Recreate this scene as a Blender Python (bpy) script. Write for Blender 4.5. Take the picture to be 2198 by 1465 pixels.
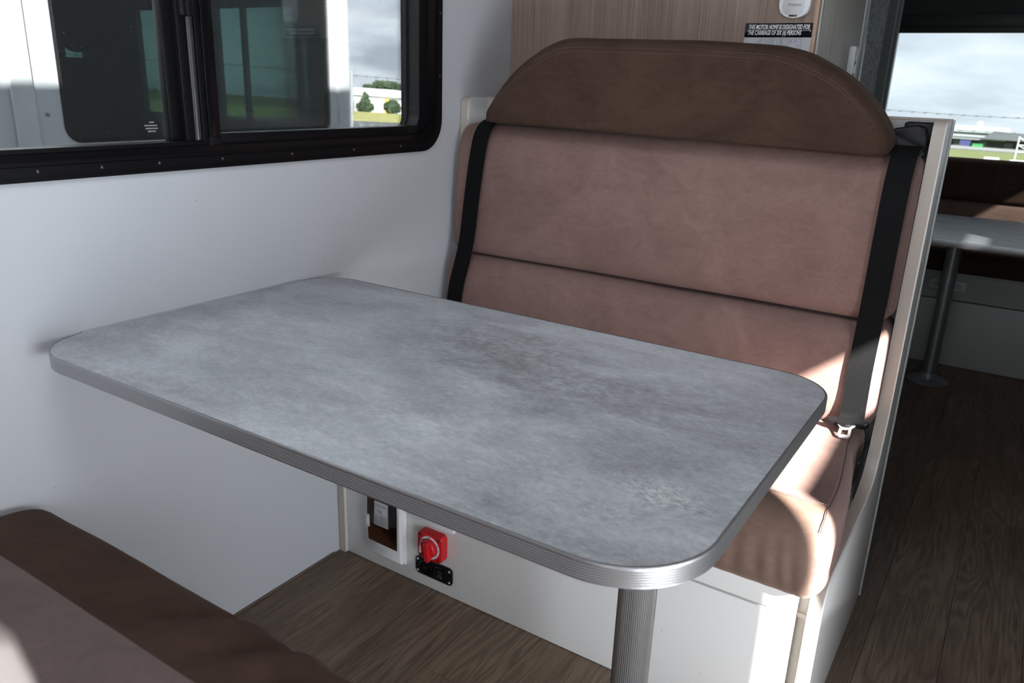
import bpy, bmesh, math, random
from mathutils import Vector, Matrix, Quaternion
random.seed(7)
S = bpy.context.scene
for o in list(bpy.data.objects): bpy.data.objects.remove(o)
COL = S.collection

# ------------------------------------------------------------------ camera
cam_d = bpy.data.cameras.new('camera'); cam = bpy.data.objects.new('camera', cam_d); COL.objects.link(cam)
F, YAW, PITCH, ROLL = 1702.48, 0.5655, 0.3158, 0.0361
fw = Vector((-math.sin(YAW)*math.cos(PITCH), math.cos(YAW)*math.cos(PITCH), -math.sin(PITCH)))
rt = Vector((math.cos(YAW), math.sin(YAW), 0)); up = rt.cross(fw)
r2 = math.cos(ROLL)*rt + math.sin(ROLL)*up; u2 = -math.sin(ROLL)*rt + math.cos(ROLL)*up
cam.matrix_world = Matrix(((r2.x, u2.x, -fw.x, 1.2954), (r2.y, u2.y, -fw.y, -0.2502), (r2.z, u2.z, -fw.z, 1.1466), (0, 0, 0, 1)))
cam_d.sensor_fit = 'HORIZONTAL'; cam_d.sensor_width = 36; cam_d.lens = F/2198*36
cam_d.clip_start = .01; cam_d.clip_end = 2000
cam_d.dof.use_dof = True; cam_d.dof.focus_distance = 1.5; cam_d.dof.aperture_fstop = 8.0
S.camera = cam

# ------------------------------------------------------------------ world, sun, exposure
S.view_settings.view_transform = 'Standard'; S.view_settings.look = 'None'
S.view_settings.gamma = 1; S.view_settings.use_curve_mapping = False
S.view_settings.exposure = 1.0
SUN_A, SUN_T = 1.3, 1.04                       # sun travels along (-1.3, 1, -1.04)
sd = bpy.data.lights.new('sun', 'SUN'); sd.energy = 22.0; sd.angle = math.radians(0.9); sd.color = (1, .955, .89)
sun = bpy.data.objects.new('sun', sd); COL.objects.link(sun)
sun.rotation_euler = Vector((-SUN_A, 1, -SUN_T)).to_track_quat('-Z', 'Y').to_euler()
sun.location = (6, -5, 6)

UPV = Vector((.00801955, .04660031, .99888142))        # true vertical: the van stands on a slight slope
wd = bpy.data.worlds.new('sky'); S.world = wd; wd.use_nodes = True
nt = wd.node_tree; nt.nodes.clear()
def N(t, **k):
    n = nt.nodes.new(t)
    for a, b in k.items(): setattr(n, a, b)
    return n
def Lk(a, b): nt.links.new(a, b)
tc = N('ShaderNodeTexCoord'); sep = N('ShaderNodeSeparateXYZ'); Lk(tc.outputs['Generated'], sep.inputs[0])
dotn = N('ShaderNodeVectorMath', operation='DOT_PRODUCT'); Lk(tc.outputs['Generated'], dotn.inputs[0]); dotn.inputs[1].default_value = UPV
def mth(op, a, b=None, clamp=False):
    n = N('ShaderNodeMath', operation=op); n.use_clamp = clamp
    for i, v in enumerate((a, b)):
        if v is None: continue
        if isinstance(v, (int, float)): n.inputs[i].default_value = v
        else: Lk(v, n.inputs[i])
    return n.outputs[0]
zc = mth('MAXIMUM', dotn.outputs['Value'], 0.0)
den = mth('ADD', zc, 0.17)
cx_ = mth('DIVIDE', sep.outputs[0], den); cy_ = mth('DIVIDE', sep.outputs[1], den)
comb = N('ShaderNodeCombineXYZ'); Lk(cx_, comb.inputs[0]); Lk(cy_, comb.inputs[1])
noi = N('ShaderNodeTexNoise'); noi.inputs['Scale'].default_value = .62; noi.inputs['Detail'].default_value = 5; noi.inputs['Roughness'].default_value = .55
Lk(comb.outputs[0], noi.inputs['Vector'])
ramp = N('ShaderNodeValToRGB'); Lk(noi.outputs['Fac'], ramp.inputs[0])
ramp.color_ramp.elements[0].position = .40; ramp.color_ramp.elements[0].color = (.66, .72, .81, 1)
ramp.color_ramp.elements[1].position = .60; ramp.color_ramp.elements[1].color = (1.8, 1.84, 1.86, 1)
e = ramp.color_ramp.elements.new(.49); e.color = (1.15, 1.22, 1.3, 1)
# thin bright haze that grows towards +x (the sunny side of the sky)
xg = mth('MULTIPLY_ADD', sep.outputs[0], .9); nt.nodes[-1].inputs[2].default_value = .74
xg.node.use_clamp = True
mixh = N('ShaderNodeMix', data_type='RGBA'); Lk(xg, mixh.inputs['Factor']); Lk(ramp.outputs[0], mixh.inputs['A']); mixh.inputs['B'].default_value = (.74, .80, .84, 1)
bg = N('ShaderNodeBackground'); bg.inputs['Strength'].default_value = 1.55; Lk(mixh.outputs['Result'], bg.inputs[0])
wo = N('ShaderNodeOutputWorld'); Lk(bg.outputs[0], wo.inputs[0])

def area(name, loc, aim, sx, sy, e, col):
    l = bpy.data.lights.new(name, 'AREA'); l.shape = 'RECTANGLE'; l.size = sx; l.size_y = sy; l.energy = e; l.color = col
    o = bpy.data.objects.new(name, l); COL.objects.link(o); o.location = loc
    o.rotation_euler = (Vector(aim)-Vector(loc)).to_track_quat('-Z', 'Y').to_euler(); return o
area('windscreen_daylight', (1.05, -2.35, 1.2), (.9, 1.0, .5), 1.7, .9, 5.5, (.90, .95, 1.0))
area('entry_daylight', (2.07, .12, .47), (.0, .40, .27), .95, .80, 17, (.88, .94, 1.0))
area('overhead_fill', (.85, .10, 1.90), (.8, .35, 0), .7, .5, 3.6, (.93, .96, 1.0))  # unseen fill light added to brighten the table from above

# ------------------------------------------------------------------ helpers
def tag(o, label=None, cat=None, group=None, kind=None):
    if label: o['label'] = label
    if cat: o['category'] = cat
    if group: o['group'] = group
    if kind: o['kind'] = kind
    return o
def empty(name, loc=(0, 0, 0), rz=0, label=None, cat=None, group=None):
    o = bpy.data.objects.new(name, None); COL.objects.link(o); o.location = loc; o.rotation_euler = (0, 0, rz)
    o.empty_display_size = .05
    return tag(o, label, cat, group)
def link(name, bm, mats, parent=None, smooth=False, kind=None, recalc=True):
    if recalc: bmesh.ops.recalc_face_normals(bm, faces=bm.faces)
    me = bpy.data.meshes.new(name); bm.to_mesh(me); bm.free()
    for m in (mats if isinstance(mats, (list, tuple)) else [mats]): me.materials.append(m)
    if smooth is True: me.shade_smooth()
    elif smooth:
        me.shade_smooth(); me.set_sharp_from_angle(angle=math.radians(smooth))
    o = bpy.data.objects.new(name, me); COL.objects.link(o)
    if parent is not None: o.parent = parent          # parents sit at identity unless noted; parts are in the parent's frame
    if kind: o['kind'] = kind
    return o
def W2L(parent, o):
    """part vertices were given in world space: shift into the parent's frame (parents are only translated)"""
    o.location = -parent.location
    return o
def bx(bm, x0, x1, y0, y1, z0, z1, bev=0, seg=2, mi=0):
    r = bmesh.ops.create_cube(bm, size=1)
    vs = r['verts']
    for v in vs: v.co = Vector(((x0+x1)/2+v.co.x*(x1-x0), (y0+y1)/2+v.co.y*(y1-y0), (z0+z1)/2+v.co.z*(z1-z0)))
    fs = set(f for v in vs for f in v.link_faces)
    if bev > 0:
        es = list(set(e for v in vs for e in v.link_edges))
        rr = bmesh.ops.bevel(bm, geom=es, offset=bev, segments=seg, affect='EDGES', profile=.5)
        fs = set(rr['faces']) | set(f for v in rr['verts'] for f in v.link_faces)
    for f in fs: f.material_index = mi
    return bm
def box(name, x0, x1, y0, y1, z0, z1, m, parent=None, bev=0, seg=2, kind=None):
    bm = bmesh.new(); bx(bm, x0, x1, y0, y1, z0, z1, bev, seg)
    return link(name, bm, m, parent, smooth=(35 if bev else False), kind=kind)
def cyl(bm, p0, p1, r0, r1=None, n=20, cap=True, mi=0):
    p0 = Vector(p0); p1 = Vector(p1); r1 = r0 if r1 is None else r1
    q = (p1-p0).to_track_quat('Z', 'Y'); rings = []
    for p, r in ((p0, r0), (p1, r1)):
        rings.append([bm.verts.new(p+q @ Vector((r*math.cos(2*math.pi*i/n), r*math.sin(2*math.pi*i/n), 0))) for i in range(n)])
    for i in range(n):
        f = bm.faces.new((rings[0][i], rings[0][(i+1) % n], rings[1][(i+1) % n], rings[1][i])); f.material_index = mi
    if cap:
        for r in rings:
            f = bm.faces.new(r); f.material_index = mi
    return bm
def tube(bm, pts, r, n=6, closed=False):
    pts = [Vector(p) for p in pts]; rings = []; m = len(pts); prev = None
    for i, p in enumerate(pts):
        a = pts[i-1] if (i > 0 or closed) else p; b = pts[(i+1) % m] if (i < m-1 or closed) else p
        t = (b-a).normalized()
        if prev is None:
            s = t.orthogonal().normalized()
        else:
            s = (prev - t*prev.dot(t)).normalized()
        prev = s; w = t.cross(s)
        rings.append([bm.verts.new(p + r*(math.cos(2*math.pi*k/n)*s + math.sin(2*math.pi*k/n)*w)) for k in range(n)])
    for i in range(m if closed else m-1):
        A, B = rings[i], rings[(i+1) % m]
        for k in range(n): bm.faces.new((A[k], A[(k+1) % n], B[(k+1) % n], B[k]))
    if not closed:
        bm.faces.new(rings[0]); bm.faces.new(rings[-1])
    return bm
def lathe(bm, prof, c=(0, 0, 0), axis='Z', n=32):
    """prof: list of (r, h) along the axis"""
    rings = []
    for r, h in prof:
        ring = []
        for i in range(n):
            a = 2*math.pi*i/n; x, y = r*math.cos(a), r*math.sin(a)
            p = {'Z': (x, y, h), 'Y': (x, h, y), 'X': (h, x, y)}[axis]
            ring.append(bm.verts.new(Vector(c)+Vector(p)))
        rings.append(ring)
    for A, B in zip(rings, rings[1:]):
        for i in range(n): bm.faces.new((A[i], A[(i+1) % n], B[(i+1) % n], B[i]))
    bm.faces.new(rings[0]); bm.faces.new(rings[-1])
    return bm
def rrect(x0, x1, y0, y1, r, n=6):
    rs = r if isinstance(r, (list, tuple)) else [r]*4     # order: (x0,y0) (x1,y0) (x1,y1) (x0,y1)
    out = []
    for (cx, cy, sx, sy, a0), rr in zip(((x0, y0, 1, 1, 180), (x1, y0, -1, 1, 270), (x1, y1, -1, -1, 0), (x0, y1, 1, -1, 90)), rs):
        if rr <= 0: out.append((cx, cy)); continue
        for k in range(n+1):
            a = math.radians(a0+90*k/n); out.append((cx+sx*rr+rr*math.cos(a), cy+sy*rr+rr*math.sin(a)))
    return out
def prism(bm, outline, t0, t1, axis='z', bev=0, holes=None, mi=0, cut=False):
    """extrude a 2D outline; axis z:(u,v,t) y:(u,t,v) x:(t,u,v)"""
    mp = {'z': lambda u, v, t: (u, v, t), 'y': lambda u, v, t: (u, t, v), 'x': lambda u, v, t: (t, u, v)}[axis]
    A = [bm.verts.new(mp(u, v, t0)) for u, v in outline]; B = [bm.verts.new(mp(u, v, t1)) for u, v in outline]
    n = len(outline); fs = []
    for i in range(n): fs.append(bm.faces.new((A[i], A[(i+1) % n], B[(i+1) % n], B[i])))
    if not holes:
        fs.append(bm.faces.new(A)); fs.append(bm.faces.new(B))
    else:
        hr = []
        for h in holes:
            a = [bm.verts.new(mp(u, v, t0)) for u, v in h]; b = [bm.verts.new(mp(u, v, t1)) for u, v in h]; k = len(h)
            for i in range(k): bm.faces.new((a[i], b[i], b[(i+1) % k], a[(i+1) % k]))
            hr.append((a, b))
        for idx, ring in ((0, A), (1, B)):
            es = [bm.edges.get((ring[i], ring[(i+1) % n])) for i in range(n)]
            for p in hr:
                q = p[idx]; k = len(q)
                es += [bm.edges.get((q[i], q[(i+1) % k])) for i in range(k)]
            bmesh.ops.triangle_fill(bm, use_beauty=True, use_dissolve=False, edges=es)
    if bev > 0 and not holes:
        es = list(set(e for f in (fs[-1], fs[-2]) for e in f.edges))
        bmesh.ops.bevel(bm, geom=es, offset=bev, segments=2, affect='EDGES', profile=.5)
    for f in bm.faces:
        if mi: f.material_index = mi
    return bm
def plate(name, outline, t0, t1, axis, m, parent=None, bev=0, holes=None, smooth=30, kind=None):
    bm = bmesh.new(); prism(bm, outline, t0, t1, axis, bev, holes)
    return link(name, bm, m, parent, smooth=smooth, kind=kind)
def crom(pts, n, closed=True):
    """Catmull-Rom through points, resampled to n evenly spaced ones"""
    P = [Vector(p) for p in pts]; m = len(P); dense = []
    rng = range(m if closed else m-1)
    for i in rng:
        p1, p2 = P[i], P[(i+1) % m]
        p0 = P[i-1] if (closed or i > 0) else p1; p3 = P[(i+2) % m] if (closed or i+2 < m) else p2
        for k in range(24):
            t = k/24; t2 = t*t; t3 = t2*t
            dense.append(.5*((2*p1)+(p2-p0)*t+(2*p0-5*p1+4*p2-p3)*t2+(3*p1-p0-3*p2+p3)*t3))
    dense.append(P[0].copy() if closed else P[-1].copy())
    L = [0]
    for a, b in zip(dense, dense[1:]): L.append(L[-1]+(b-a).length)
    out = []; j = 0; cnt = n if closed else n-1
    for i in range(n):
        s = L[-1]*i/cnt
        while j < len(L)-2 and L[j+1] < s: j += 1
        f = (s-L[j])/max(1e-9, L[j+1]-L[j]); out.append(dense[j].lerp(dense[j+1], min(1, max(0, f))))
    return out
def hash2(i, j): return ((math.sin(i*127.1+j*311.7)*43758.5453) % 1.0)
def vnoise(x, y):
    i, j = math.floor(x), math.floor(y); fx, fy = x-i, y-j; fx = fx*fx*(3-2*fx); fy = fy*fy*(3-2*fy)
    a = hash2(i, j)*(1-fx)+hash2(i+1, j)*fx; b = hash2(i, j+1)*(1-fx)+hash2(i+1, j+1)*fx
    return a*(1-fy)+b*fy-.5
def loft(name, prof, axis, t0, t1, r, nt, mats, parent=None, disp=None, matf=None, nr=6, rr=None, low=1.0):
    """sweep a closed 2D profile along an axis, ends rounded with radius r. axis x: prof=(y,z); axis y: prof=(x,z)"""
    rr = rr or (r, r)
    c = sum((Vector(p) for p in prof), Vector((0, 0)))/len(prof)
    hu = max(abs(p[0]-c[0]) for p in prof); hv = max(abs(p[1]-c[1]) for p in prof)
    secs = [(t0+rr[0]*(1-math.cos(math.pi/2*k/nr)), rr[0]*(1-math.sin(math.pi/2*k/nr))) for k in range(nr)]
    secs += [(t0+rr[0]+(t1-t0-rr[0]-rr[1])*k/nt, 0) for k in range(nt+1)]
    secs += [(t1-rr[1]*(1-math.cos(math.pi/2*k/nr)), rr[1]*(1-math.sin(math.pi/2*k/nr))) for k in range(nr-1, -1, -1)]
    bm = bmesh.new(); rings = []; n = len(prof)
    def put(u, v, t):
        p = Vector((t, u, v)) if axis == 'x' else Vector((u, t, v))
        return p
    def ring(t, ins, extra=1.0):
        su = (hu-ins)/hu*extra; sv = (hv-ins)/hv*extra; sl = (hv-ins*low)/hv*extra
        return [bm.verts.new(put(c[0]+(p[0]-c[0])*su, c[1]+(p[1]-c[1])*(sv if p[1] > c[1] else sl), t)) for p in prof]
    rings.append(ring(secs[0][0], secs[0][1], .35)); rings.append(ring(secs[0][0], secs[0][1], .7))
    for t, ins in secs: rings.append(ring(t, ins))
    rings.append(ring(secs[-1][0], secs[-1][1], .7)); rings.append(ring(secs[-1][0], secs[-1][1], .35))
    for a, (A, B) in enumerate(zip(rings, rings[1:])):
        for i in range(n):
            f = bm.faces.new((A[i], A[(i+1) % n], B[(i+1) % n], B[i]))
            if matf: f.material_index = matf(i/n, f.calc_center_median())
    c0 = bm.verts.new(put(c[0], c[1], secs[0][0])); c1 = bm.verts.new(put(c[0], c[1], secs[-1][0]))
    for i in range(n):
        for R_, cc in ((rings[0], c0), (rings[-1], c1)):
            f = bm.faces.new((R_[i], R_[(i+1) % n], cc))
            if matf: f.material_index = matf(i/n, f.calc_center_median())
    bmesh.ops.recalc_face_normals(bm, faces=bm.faces)
    if disp:
        bm.normal_update(); mv = []
        for v in bm.verts: mv.append((v, v.normal.copy(), disp(v.co, v.normal)))
        for v, nn, d in mv: v.co += (nn*d if not isinstance(d, Vector) else d)
    return link(name, bm, mats, parent, smooth=True, recalc=False)
def ribbon(name, pts, w, th, m, parent=None, wdir=None, samples=60):
    """flat webbing: centre line pts (x,y,z); width along wdir; faces out along the path normal"""
    P = crom(pts, samples, closed=False); wd_ = Vector(wdir or (1, 0, 0)).normalized(); bm = bmesh.new(); rings = []
    for i, p in enumerate(P):
        t = (P[min(i+1, len(P)-1)]-P[max(i-1, 0)]).normalized(); wv = (wd_-t*wd_.dot(t)).normalized(); nn = t.cross(wv)
        cs = []
        for (a, b) in ((-1, -1), (-.93, -1.25), (0, -1.25), (.93, -1.25), (1, -1), (1, 1), (-1, 1)):
            cs.append(bm.verts.new(p+wv*(w/2*a)+nn*(th/2*b)))
        rings.append(cs)
    for A, B in zip(rings, rings[1:]):
        for k in range(len(A)): bm.faces.new((A[k], A[(k+1) % len(A)], B[(k+1) % len(A)], B[k]))
    bm.faces.new(rings[0]); bm.faces.new(rings[-1])
    return link(name, bm, m, parent, smooth=40)
def textmesh(name, s, size, m, parent, loc, rot, shear=0, sx=1, ext=.0002, align='LEFT', sp=1, bold=0):
    cu = bpy.data.curves.new(name, 'FONT'); cu.body = s; cu.size = size; cu.shear = shear; cu.extrude = ext; cu.offset = bold; cu.align_x = align; cu.space_character = sp
    cu.resolution_u = 3
    to = bpy.data.objects.new('tmp', cu); COL.objects.link(to)
    dg = bpy.context.evaluated_depsgraph_get(); me = bpy.data.meshes.new_from_object(to.evaluated_get(dg)); me.name = name
    bpy.data.objects.remove(to)
    for v in me.vertices: v.co.x *= sx
    me.materials.clear(); me.materials.append(m)
    o = bpy.data.objects.new(name, me); COL.objects.link(o); o.parent = parent; o.location = loc; o.rotation_euler = rot
    return o

# ------------------------------------------------------------------ materials
MC = {}
class MB:
    def __init__(s, name):
        s.m = bpy.data.materials.new(name); s.m.use_nodes = True; s.nt = s.m.node_tree; s.nt.nodes.clear()
        s.out = s.n('ShaderNodeOutputMaterial'); s._tc = None
    def n(s, t, **k):
        n = s.nt.nodes.new(t)
        for a, b in k.items(): setattr(n, a, b)
        return n
    def l(s, a, b): s.nt.links.new(a, b)
    def tc(s, which='Object'):
        if s._tc is None: s._tc = s.n('ShaderNodeTexCoord')
        return s._tc.outputs[which]
    def mapping(s, sc=(1, 1, 1), rot=(0, 0, 0), loc=(0, 0, 0), src=None):
        mp = s.n('ShaderNodeMapping'); mp.inputs['Scale'].default_value = sc; mp.inputs['Rotation'].default_value = rot; mp.inputs['Location'].default_value = loc
        s.l(src or s.tc(), mp.inputs[0]); return mp.outputs[0]
    def noise(s, vec, scale, detail=3, rough=.5, dist=0):
        n = s.n('ShaderNodeTexNoise'); s.l(vec, n.inputs['Vector'])
        n.inputs['Scale'].default_value = scale; n.inputs['Detail'].default_value = detail; n.inputs['Roughness'].default_value = rough; n.inputs['Distortion'].default_value = dist
        return n.outputs['Fac']
    def ramp(s, fac, stops):
        r = s.n('ShaderNodeValToRGB'); s.l(fac, r.inputs[0]); el = r.color_ramp.elements
        el[0].position, el[1].position = stops[0][0], stops[-1][0]
        def c3(c): return (c, c, c, 1) if isinstance(c, (int, float)) else (*c, 1)
        el[0].color, el[1].color = c3(stops[0][1]), c3(stops[-1][1])
        for p, c in stops[1:-1]: e_ = el.new(p); e_.color = c3(c)
        return r.outputs[0]
    def mix(s, f, a, b, mode='MIX'):
        m = s.n('ShaderNodeMix', data_type='RGBA', blend_type=mode)
        for nm, v in (('Factor', f), ('A', a), ('B', b)):
            if isinstance(v, (int, float)): m.inputs[nm].default_value = v if nm == 'Factor' else (v, v, v, 1)
            elif isinstance(v, tuple): m.inputs[nm].default_value = (*v, 1)
            else: s.l(v, m.inputs[nm])
        return m.outputs['Result']
    def math(s, op, a, b=0.0, clamp=False):
        m = s.n('ShaderNodeMath', operation=op); m.use_clamp = clamp
        for i, v in enumerate((a, b)):
            if isinstance(v, (int, float)): m.inputs[i].default_value = v
            else: s.l(v, m.inputs[i])
        return m.outputs[0]
    def bump(s, h, strength=.3, dist=.002, prev=None):
        b = s.n('ShaderNodeBump'); b.inputs['Strength'].default_value = strength; b.inputs['Distance'].default_value = dist; s.l(h, b.inputs['Height'])
        if prev is not None: s.l(prev, b.inputs['Normal'])
        return b.outputs[0]
    def bsdf(s, col, rough=.5, metal=0, spec=.5, normal=None, sheen=0, coat=0, sheen_tint=None, aniso=0):
        b = s.n('ShaderNodeBsdfPrincipled')
        if isinstance(col, tuple): b.inputs['Base Color'].default_value = (*col, 1)
        else: s.l(col, b.inputs['Base Color'])
        if isinstance(rough, (int, float)): b.inputs['Roughness'].default_value = rough
        else: s.l(rough, b.inputs['Roughness'])
        b.inputs['Metallic'].default_value = metal; b.inputs['Specular IOR Level'].default_value = spec
        b.inputs['Sheen Weight'].default_value = sheen; b.inputs['Coat Weight'].default_value = coat
        b.inputs['Sheen Roughness'].default_value = .4
        if sheen_tint: b.inputs['Sheen Tint'].default_value = (*sheen_tint, 1)
        if normal is not None: s.l(normal, b.inputs['Normal'])
        s.l(b.outputs[0], s.out.inputs[0]); return b
def simple(name, col, rough=.5, metal=0, spec=.5, bump=0, bs=200, var=0.0, coat=0):
    k = MB(name); c = col; nrm = None
    nz = k.noise(k.tc(), bs, 3)
    if var: c = k.mix(k.ramp(k.noise(k.tc(), 3.0, 4), [(.3, 0.0), (.7, 1.0)]), tuple(x*(1-var) for x in col), tuple(min(1, x*(1+var)) for x in col))
    if bump: nrm = k.bump(nz, bump, .0005)
    k.bsdf(c, rough, metal, spec, nrm, coat=coat); return k.m
def fabric(name, dark, light, nap=5.0, sheen=.22, stint=(1, .85, .8)):
    k = MB(name)
    a = k.noise(k.mapping((1, 1, 1)), nap, 5, .6, 1.2); b = k.noise(k.mapping((1, 1, 2.2), (.3, .7, .2)), nap*3.1, 4, .6, 2.0)
    f = k.ramp(k.math('ADD', k.math('MULTIPLY', a, .65), k.math('MULTIPLY', b, .35)), [(.36, 0.0), (.64, 1.0)])
    c = k.mix(f, dark, light)
    fine = k.noise(k.tc(), 900, 2)
    c = k.mix(.35, c, k.ramp(fine, [(.3, .25), (.7, .75)]), 'OVERLAY')
    h = k.bump(fine, .35, .0006, k.bump(k.noise(k.tc(), 35, 3), .12, .003))
    k.bsdf(c, .92, 0, .12, h, sheen=sheen, sheen_tint=stint); return k.m
PINK = fabric('rose_velour', (.195, .120, .105), (.255, .163, .143))
PINKD = fabric('rose_velour_dark', (.125, .090, .084), (.165, .121, .112))  # darker rose for the near seat top and the piping
BROWN = fabric('brown_suede', (.043, .0245, .018), (.070, .041, .030), 4.0, .05, (1, .8, .65))
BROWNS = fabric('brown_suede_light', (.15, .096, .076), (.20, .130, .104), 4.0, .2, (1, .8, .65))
PALE = fabric('pale_pillow_cloth', (.62, .50, .46), (.74, .63, .59))
STITCH = simple('stitch_thread', (.17, .105, .08), .8)
STITCHD = simple('dark_stitch_thread', (.06, .035, .03), .8)
def wallmat(name, col, rough=.45, mott=.03):
    k = MB(name)
    c = k.mix(k.ramp(k.noise(k.tc(), 2.2, 5, .6), [(.3, 0.0), (.7, 1.0)]), tuple(x*(1-mott) for x in col), col)
    # small scuffs and dark specks
    sp = k.ramp(k.noise(k.tc(), 55, 2, .5), [(.0, 1.0), (.215, 1.0), (.225, 0.0), (1, 0.0)])
    c = k.mix(k.math('MULTIPLY', sp, .5), c, (.25, .22, .2))
    k.bsdf(c, rough, 0, .4, k.bump(k.noise(k.tc(), 420, 3), .12, .0006)); return k.m
WALL = wallmat('white_wall_panel', (.585, .605, .64))
WHITE = wallmat('white_laminate', (.76, .75, .735), .38)
EDGE = simple('beige_edge_band', (.47, .41, .36), .4)
WPLAST = simple('white_plastic', (.82, .83, .85), .35, bump=.15, bs=500)
GPLAST = simple('pale_grey_plastic', (.62, .63, .65), .4, bump=.1, bs=500)
BLACKM = simple('black_window_profile', (.005, .005, .006), .4, 0, .22, bump=.1, bs=600)
BLACKG = simple('black_gloss_profile', (.005, .005, .006), .2, 0, .35)
RUBBER = simple('black_rubber', (.012, .012, .013), .7, 0, .25)
SCREW = simple('screw_metal', (.35, .33, .31), .35, 1)
SCREWD = simple('dark_screw', (.10, .08, .07), .35, .8)
BRASSY = simple('bronze_screw', (.22, .13, .07), .4, 1)
STEEL = simple('bright_steel', (.74, .75, .77), .32, .55)
ALU = simple('anodised_aluminium', (.40, .40, .405), .34, .85, .5, bump=.15, bs=300)
ALUD = simple('satin_aluminium', (.36, .37, .38), .42, .8)
RED = simple('red_plastic', (.62, .012, .02), .38, 0, .5, bump=.15, bs=500)
INK = simple('black_ink', (.015, .015, .015), .5)
PAPER = simple('white_paper', (.74, .75, .78), .3, 0, .5)
LETTER = simple('white_lettering', (.78, .78, .80), .4)
GREYINK = simple('grey_ink', (.18, .19, .21), .5)
BPLAST = simple('black_plastic', (.007, .007, .008), .45, 0, .25, bump=.25, bs=700)
DARKGAP = simple('dark_recess', (.02, .018, .017), .9, 0, .1)
CREAM = simple('cream_marking', (.72, .70, .55), .4)

def mk_table(name, patches=True):
    k = MB(name); v = k.mapping((1, 1.5, 1), (0, 0, .45))
    big = k.noise(v, 2.0, 6, .6, .6); mid = k.noise(k.mapping((1, 2.2, 1), (0, 0, .45), (3, 1, 0)), 8, 8, .7, .4); fine = k.noise(k.mapping((1, 1.6, 1), (0, 0, .45), (7, 2, 0)), 95, 7, .8)
    f = k.math('ADD', k.math('MULTIPLY', big, .42), k.math('ADD', k.math('MULTIPLY', mid, .26), k.math('MULTIPLY', fine, .32)))
    c = k.ramp(f, [(.37, (.20, .208, .219)), (.45, (.305, .319, .337)), (.52, (.405, .425, .45)), (.62, (.58, .605, .635))])
    def patch(cx, cy, rx, ry, th, lo=0.0):
        # irregular worn area: soft distance mask times flaky noise
        m = k.mapping((1/rx, 1/ry, 0), (0, 0, 0), (-cx/rx, -cy/ry, 0))
        ln = k.n('ShaderNodeVectorMath', operation='LENGTH'); k.l(m, ln.inputs[0])
        edge = k.math('ADD', ln.outputs['Value'], k.math('MULTIPLY', k.math('SUBTRACT', mid, .5), 1.6))
        soft = k.ramp(edge, [(.25, 1.0), (.95, 0.0)])
        fl = k.ramp(k.noise(k.mapping((1, 1.4, 1), (0, 0, .45)), th, 7, .72), [(.44, lo), (.60, 1.0)])
        return k.math('MULTIPLY', soft, fl)
    if patches:
        for cx, cy, rx, ry, th, lo, col, w_ in PATCH:
            c = k.mix(k.math('MULTIPLY', patch(cx, cy, rx, ry, th, lo), w_), c, col)
    k.bsdf(c, k.ramp(fine, [(.3, .36), (.7, .48)]), 0, .45, k.bump(fine, .12, .0004)); return k.m
PATCH = [(.62, .80, .20, .14, 60, .35, (.125, .13, .132), .62), (.78, .74, .22, .13, 70, .2, (.15, .155, .158), .5), (1.02, .50, .07, .055, 130, .0, (.70, .72, .72), .6), (.99, .44, .12, .09, 110, .0, (.52, .54, .56), .4),
         (.42, .60, .22, .10, 80, .0, (.47, .51, .52), .45), (.30, .45, .22, .08, 70, .1, (.46, .50, .52), .4), (.16, .90, .14, .05, 80, .0, (.48, .49, .48), .35)]
TABLE = mk_table('grey_concrete_laminate')

def mk_floor():
    k = MB('oak_vinyl_plank'); oi = k.n('ShaderNodeObjectInfo')
    off = k.n('ShaderNodeVectorMath', operation='MULTIPLY_ADD'); k.l(k.tc(), off.inputs[0]); off.inputs[1].default_value = (1, 1, 1)
    cb = k.n('ShaderNodeCombineXYZ'); k.l(k.math('MULTIPLY', oi.outputs['Random'], 31.0), cb.inputs[0]); k.l(k.math('MULTIPLY', oi.outputs['Random'], 57.0), cb.inputs[1])
    k.l(cb.outputs[0], off.inputs[2]); v = off.outputs[0]
    g1 = k.noise(k.mapping((70, 2.2, 1), src=v), 5.0, 6, .7); g2 = k.noise(k.mapping((9, .8, 1), src=v), 3.0, 4, .6, .8)
    n0 = k.noise(k.mapping((5.0, .50, 1), src=v), 1.5, 3, .5, .25)          # contour lines of a stretched field read as cathedral grain
    ring = k.math('MULTIPLY', k.math('ADD', k.math('SINE', k.math('MULTIPLY', n0, 150.0)), 1.0), .5)
    fade = k.ramp(k.noise(k.mapping((3, .7, 1), (0, 0, 0), (4, 2, 0), src=v), 2.0, 2), [(.42, .25), (.6, 1.0)])
    f = k.math('ADD', k.math('ADD', k.math('MULTIPLY', g1, .55), k.math('MULTIPLY', g2, .30)), k.math('MULTIPLY', k.math('MULTIPLY', ring, fade), .13))
    c = k.ramp(f, [(.30, (.080, .052, .034)), (.46, (.172, .120, .083)), (.64, (.285, .212, .152))])
    c = k.mix(k.math('MULTIPLY', oi.outputs['Random'], .3), c, k.mix(1.0, c, (.76, .74, .72), 'MULTIPLY'))
    k.bsdf(c, .47, 0, .4, k.bump(g1, .22, .0008)); return k.m
FLOOR = mk_floor()
def mk_wood(name, a, b, c3, rough=.5):
    k = MB(name); g1 = k.noise(k.mapping((90, 90, 1.1)), 3.0, 5, .6); g2 = k.noise(k.mapping((14, 14, .5)), 2.0, 4, .6, .6)
    f = k.math('ADD', k.math('MULTIPLY', g1, .6), k.math('MULTIPLY', g2, .4))
    c = k.ramp(f, [(.36, a), (.5, b), (.64, c3)])
    k.bsdf(c, rough, 0, .3, k.bump(g1, .2, .0006)); return k.m
WOOD = mk_wood('wardrobe_wood_grain', (.19, .132, .108), (.275, .198, .163), (.35, .262, .218))
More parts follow.
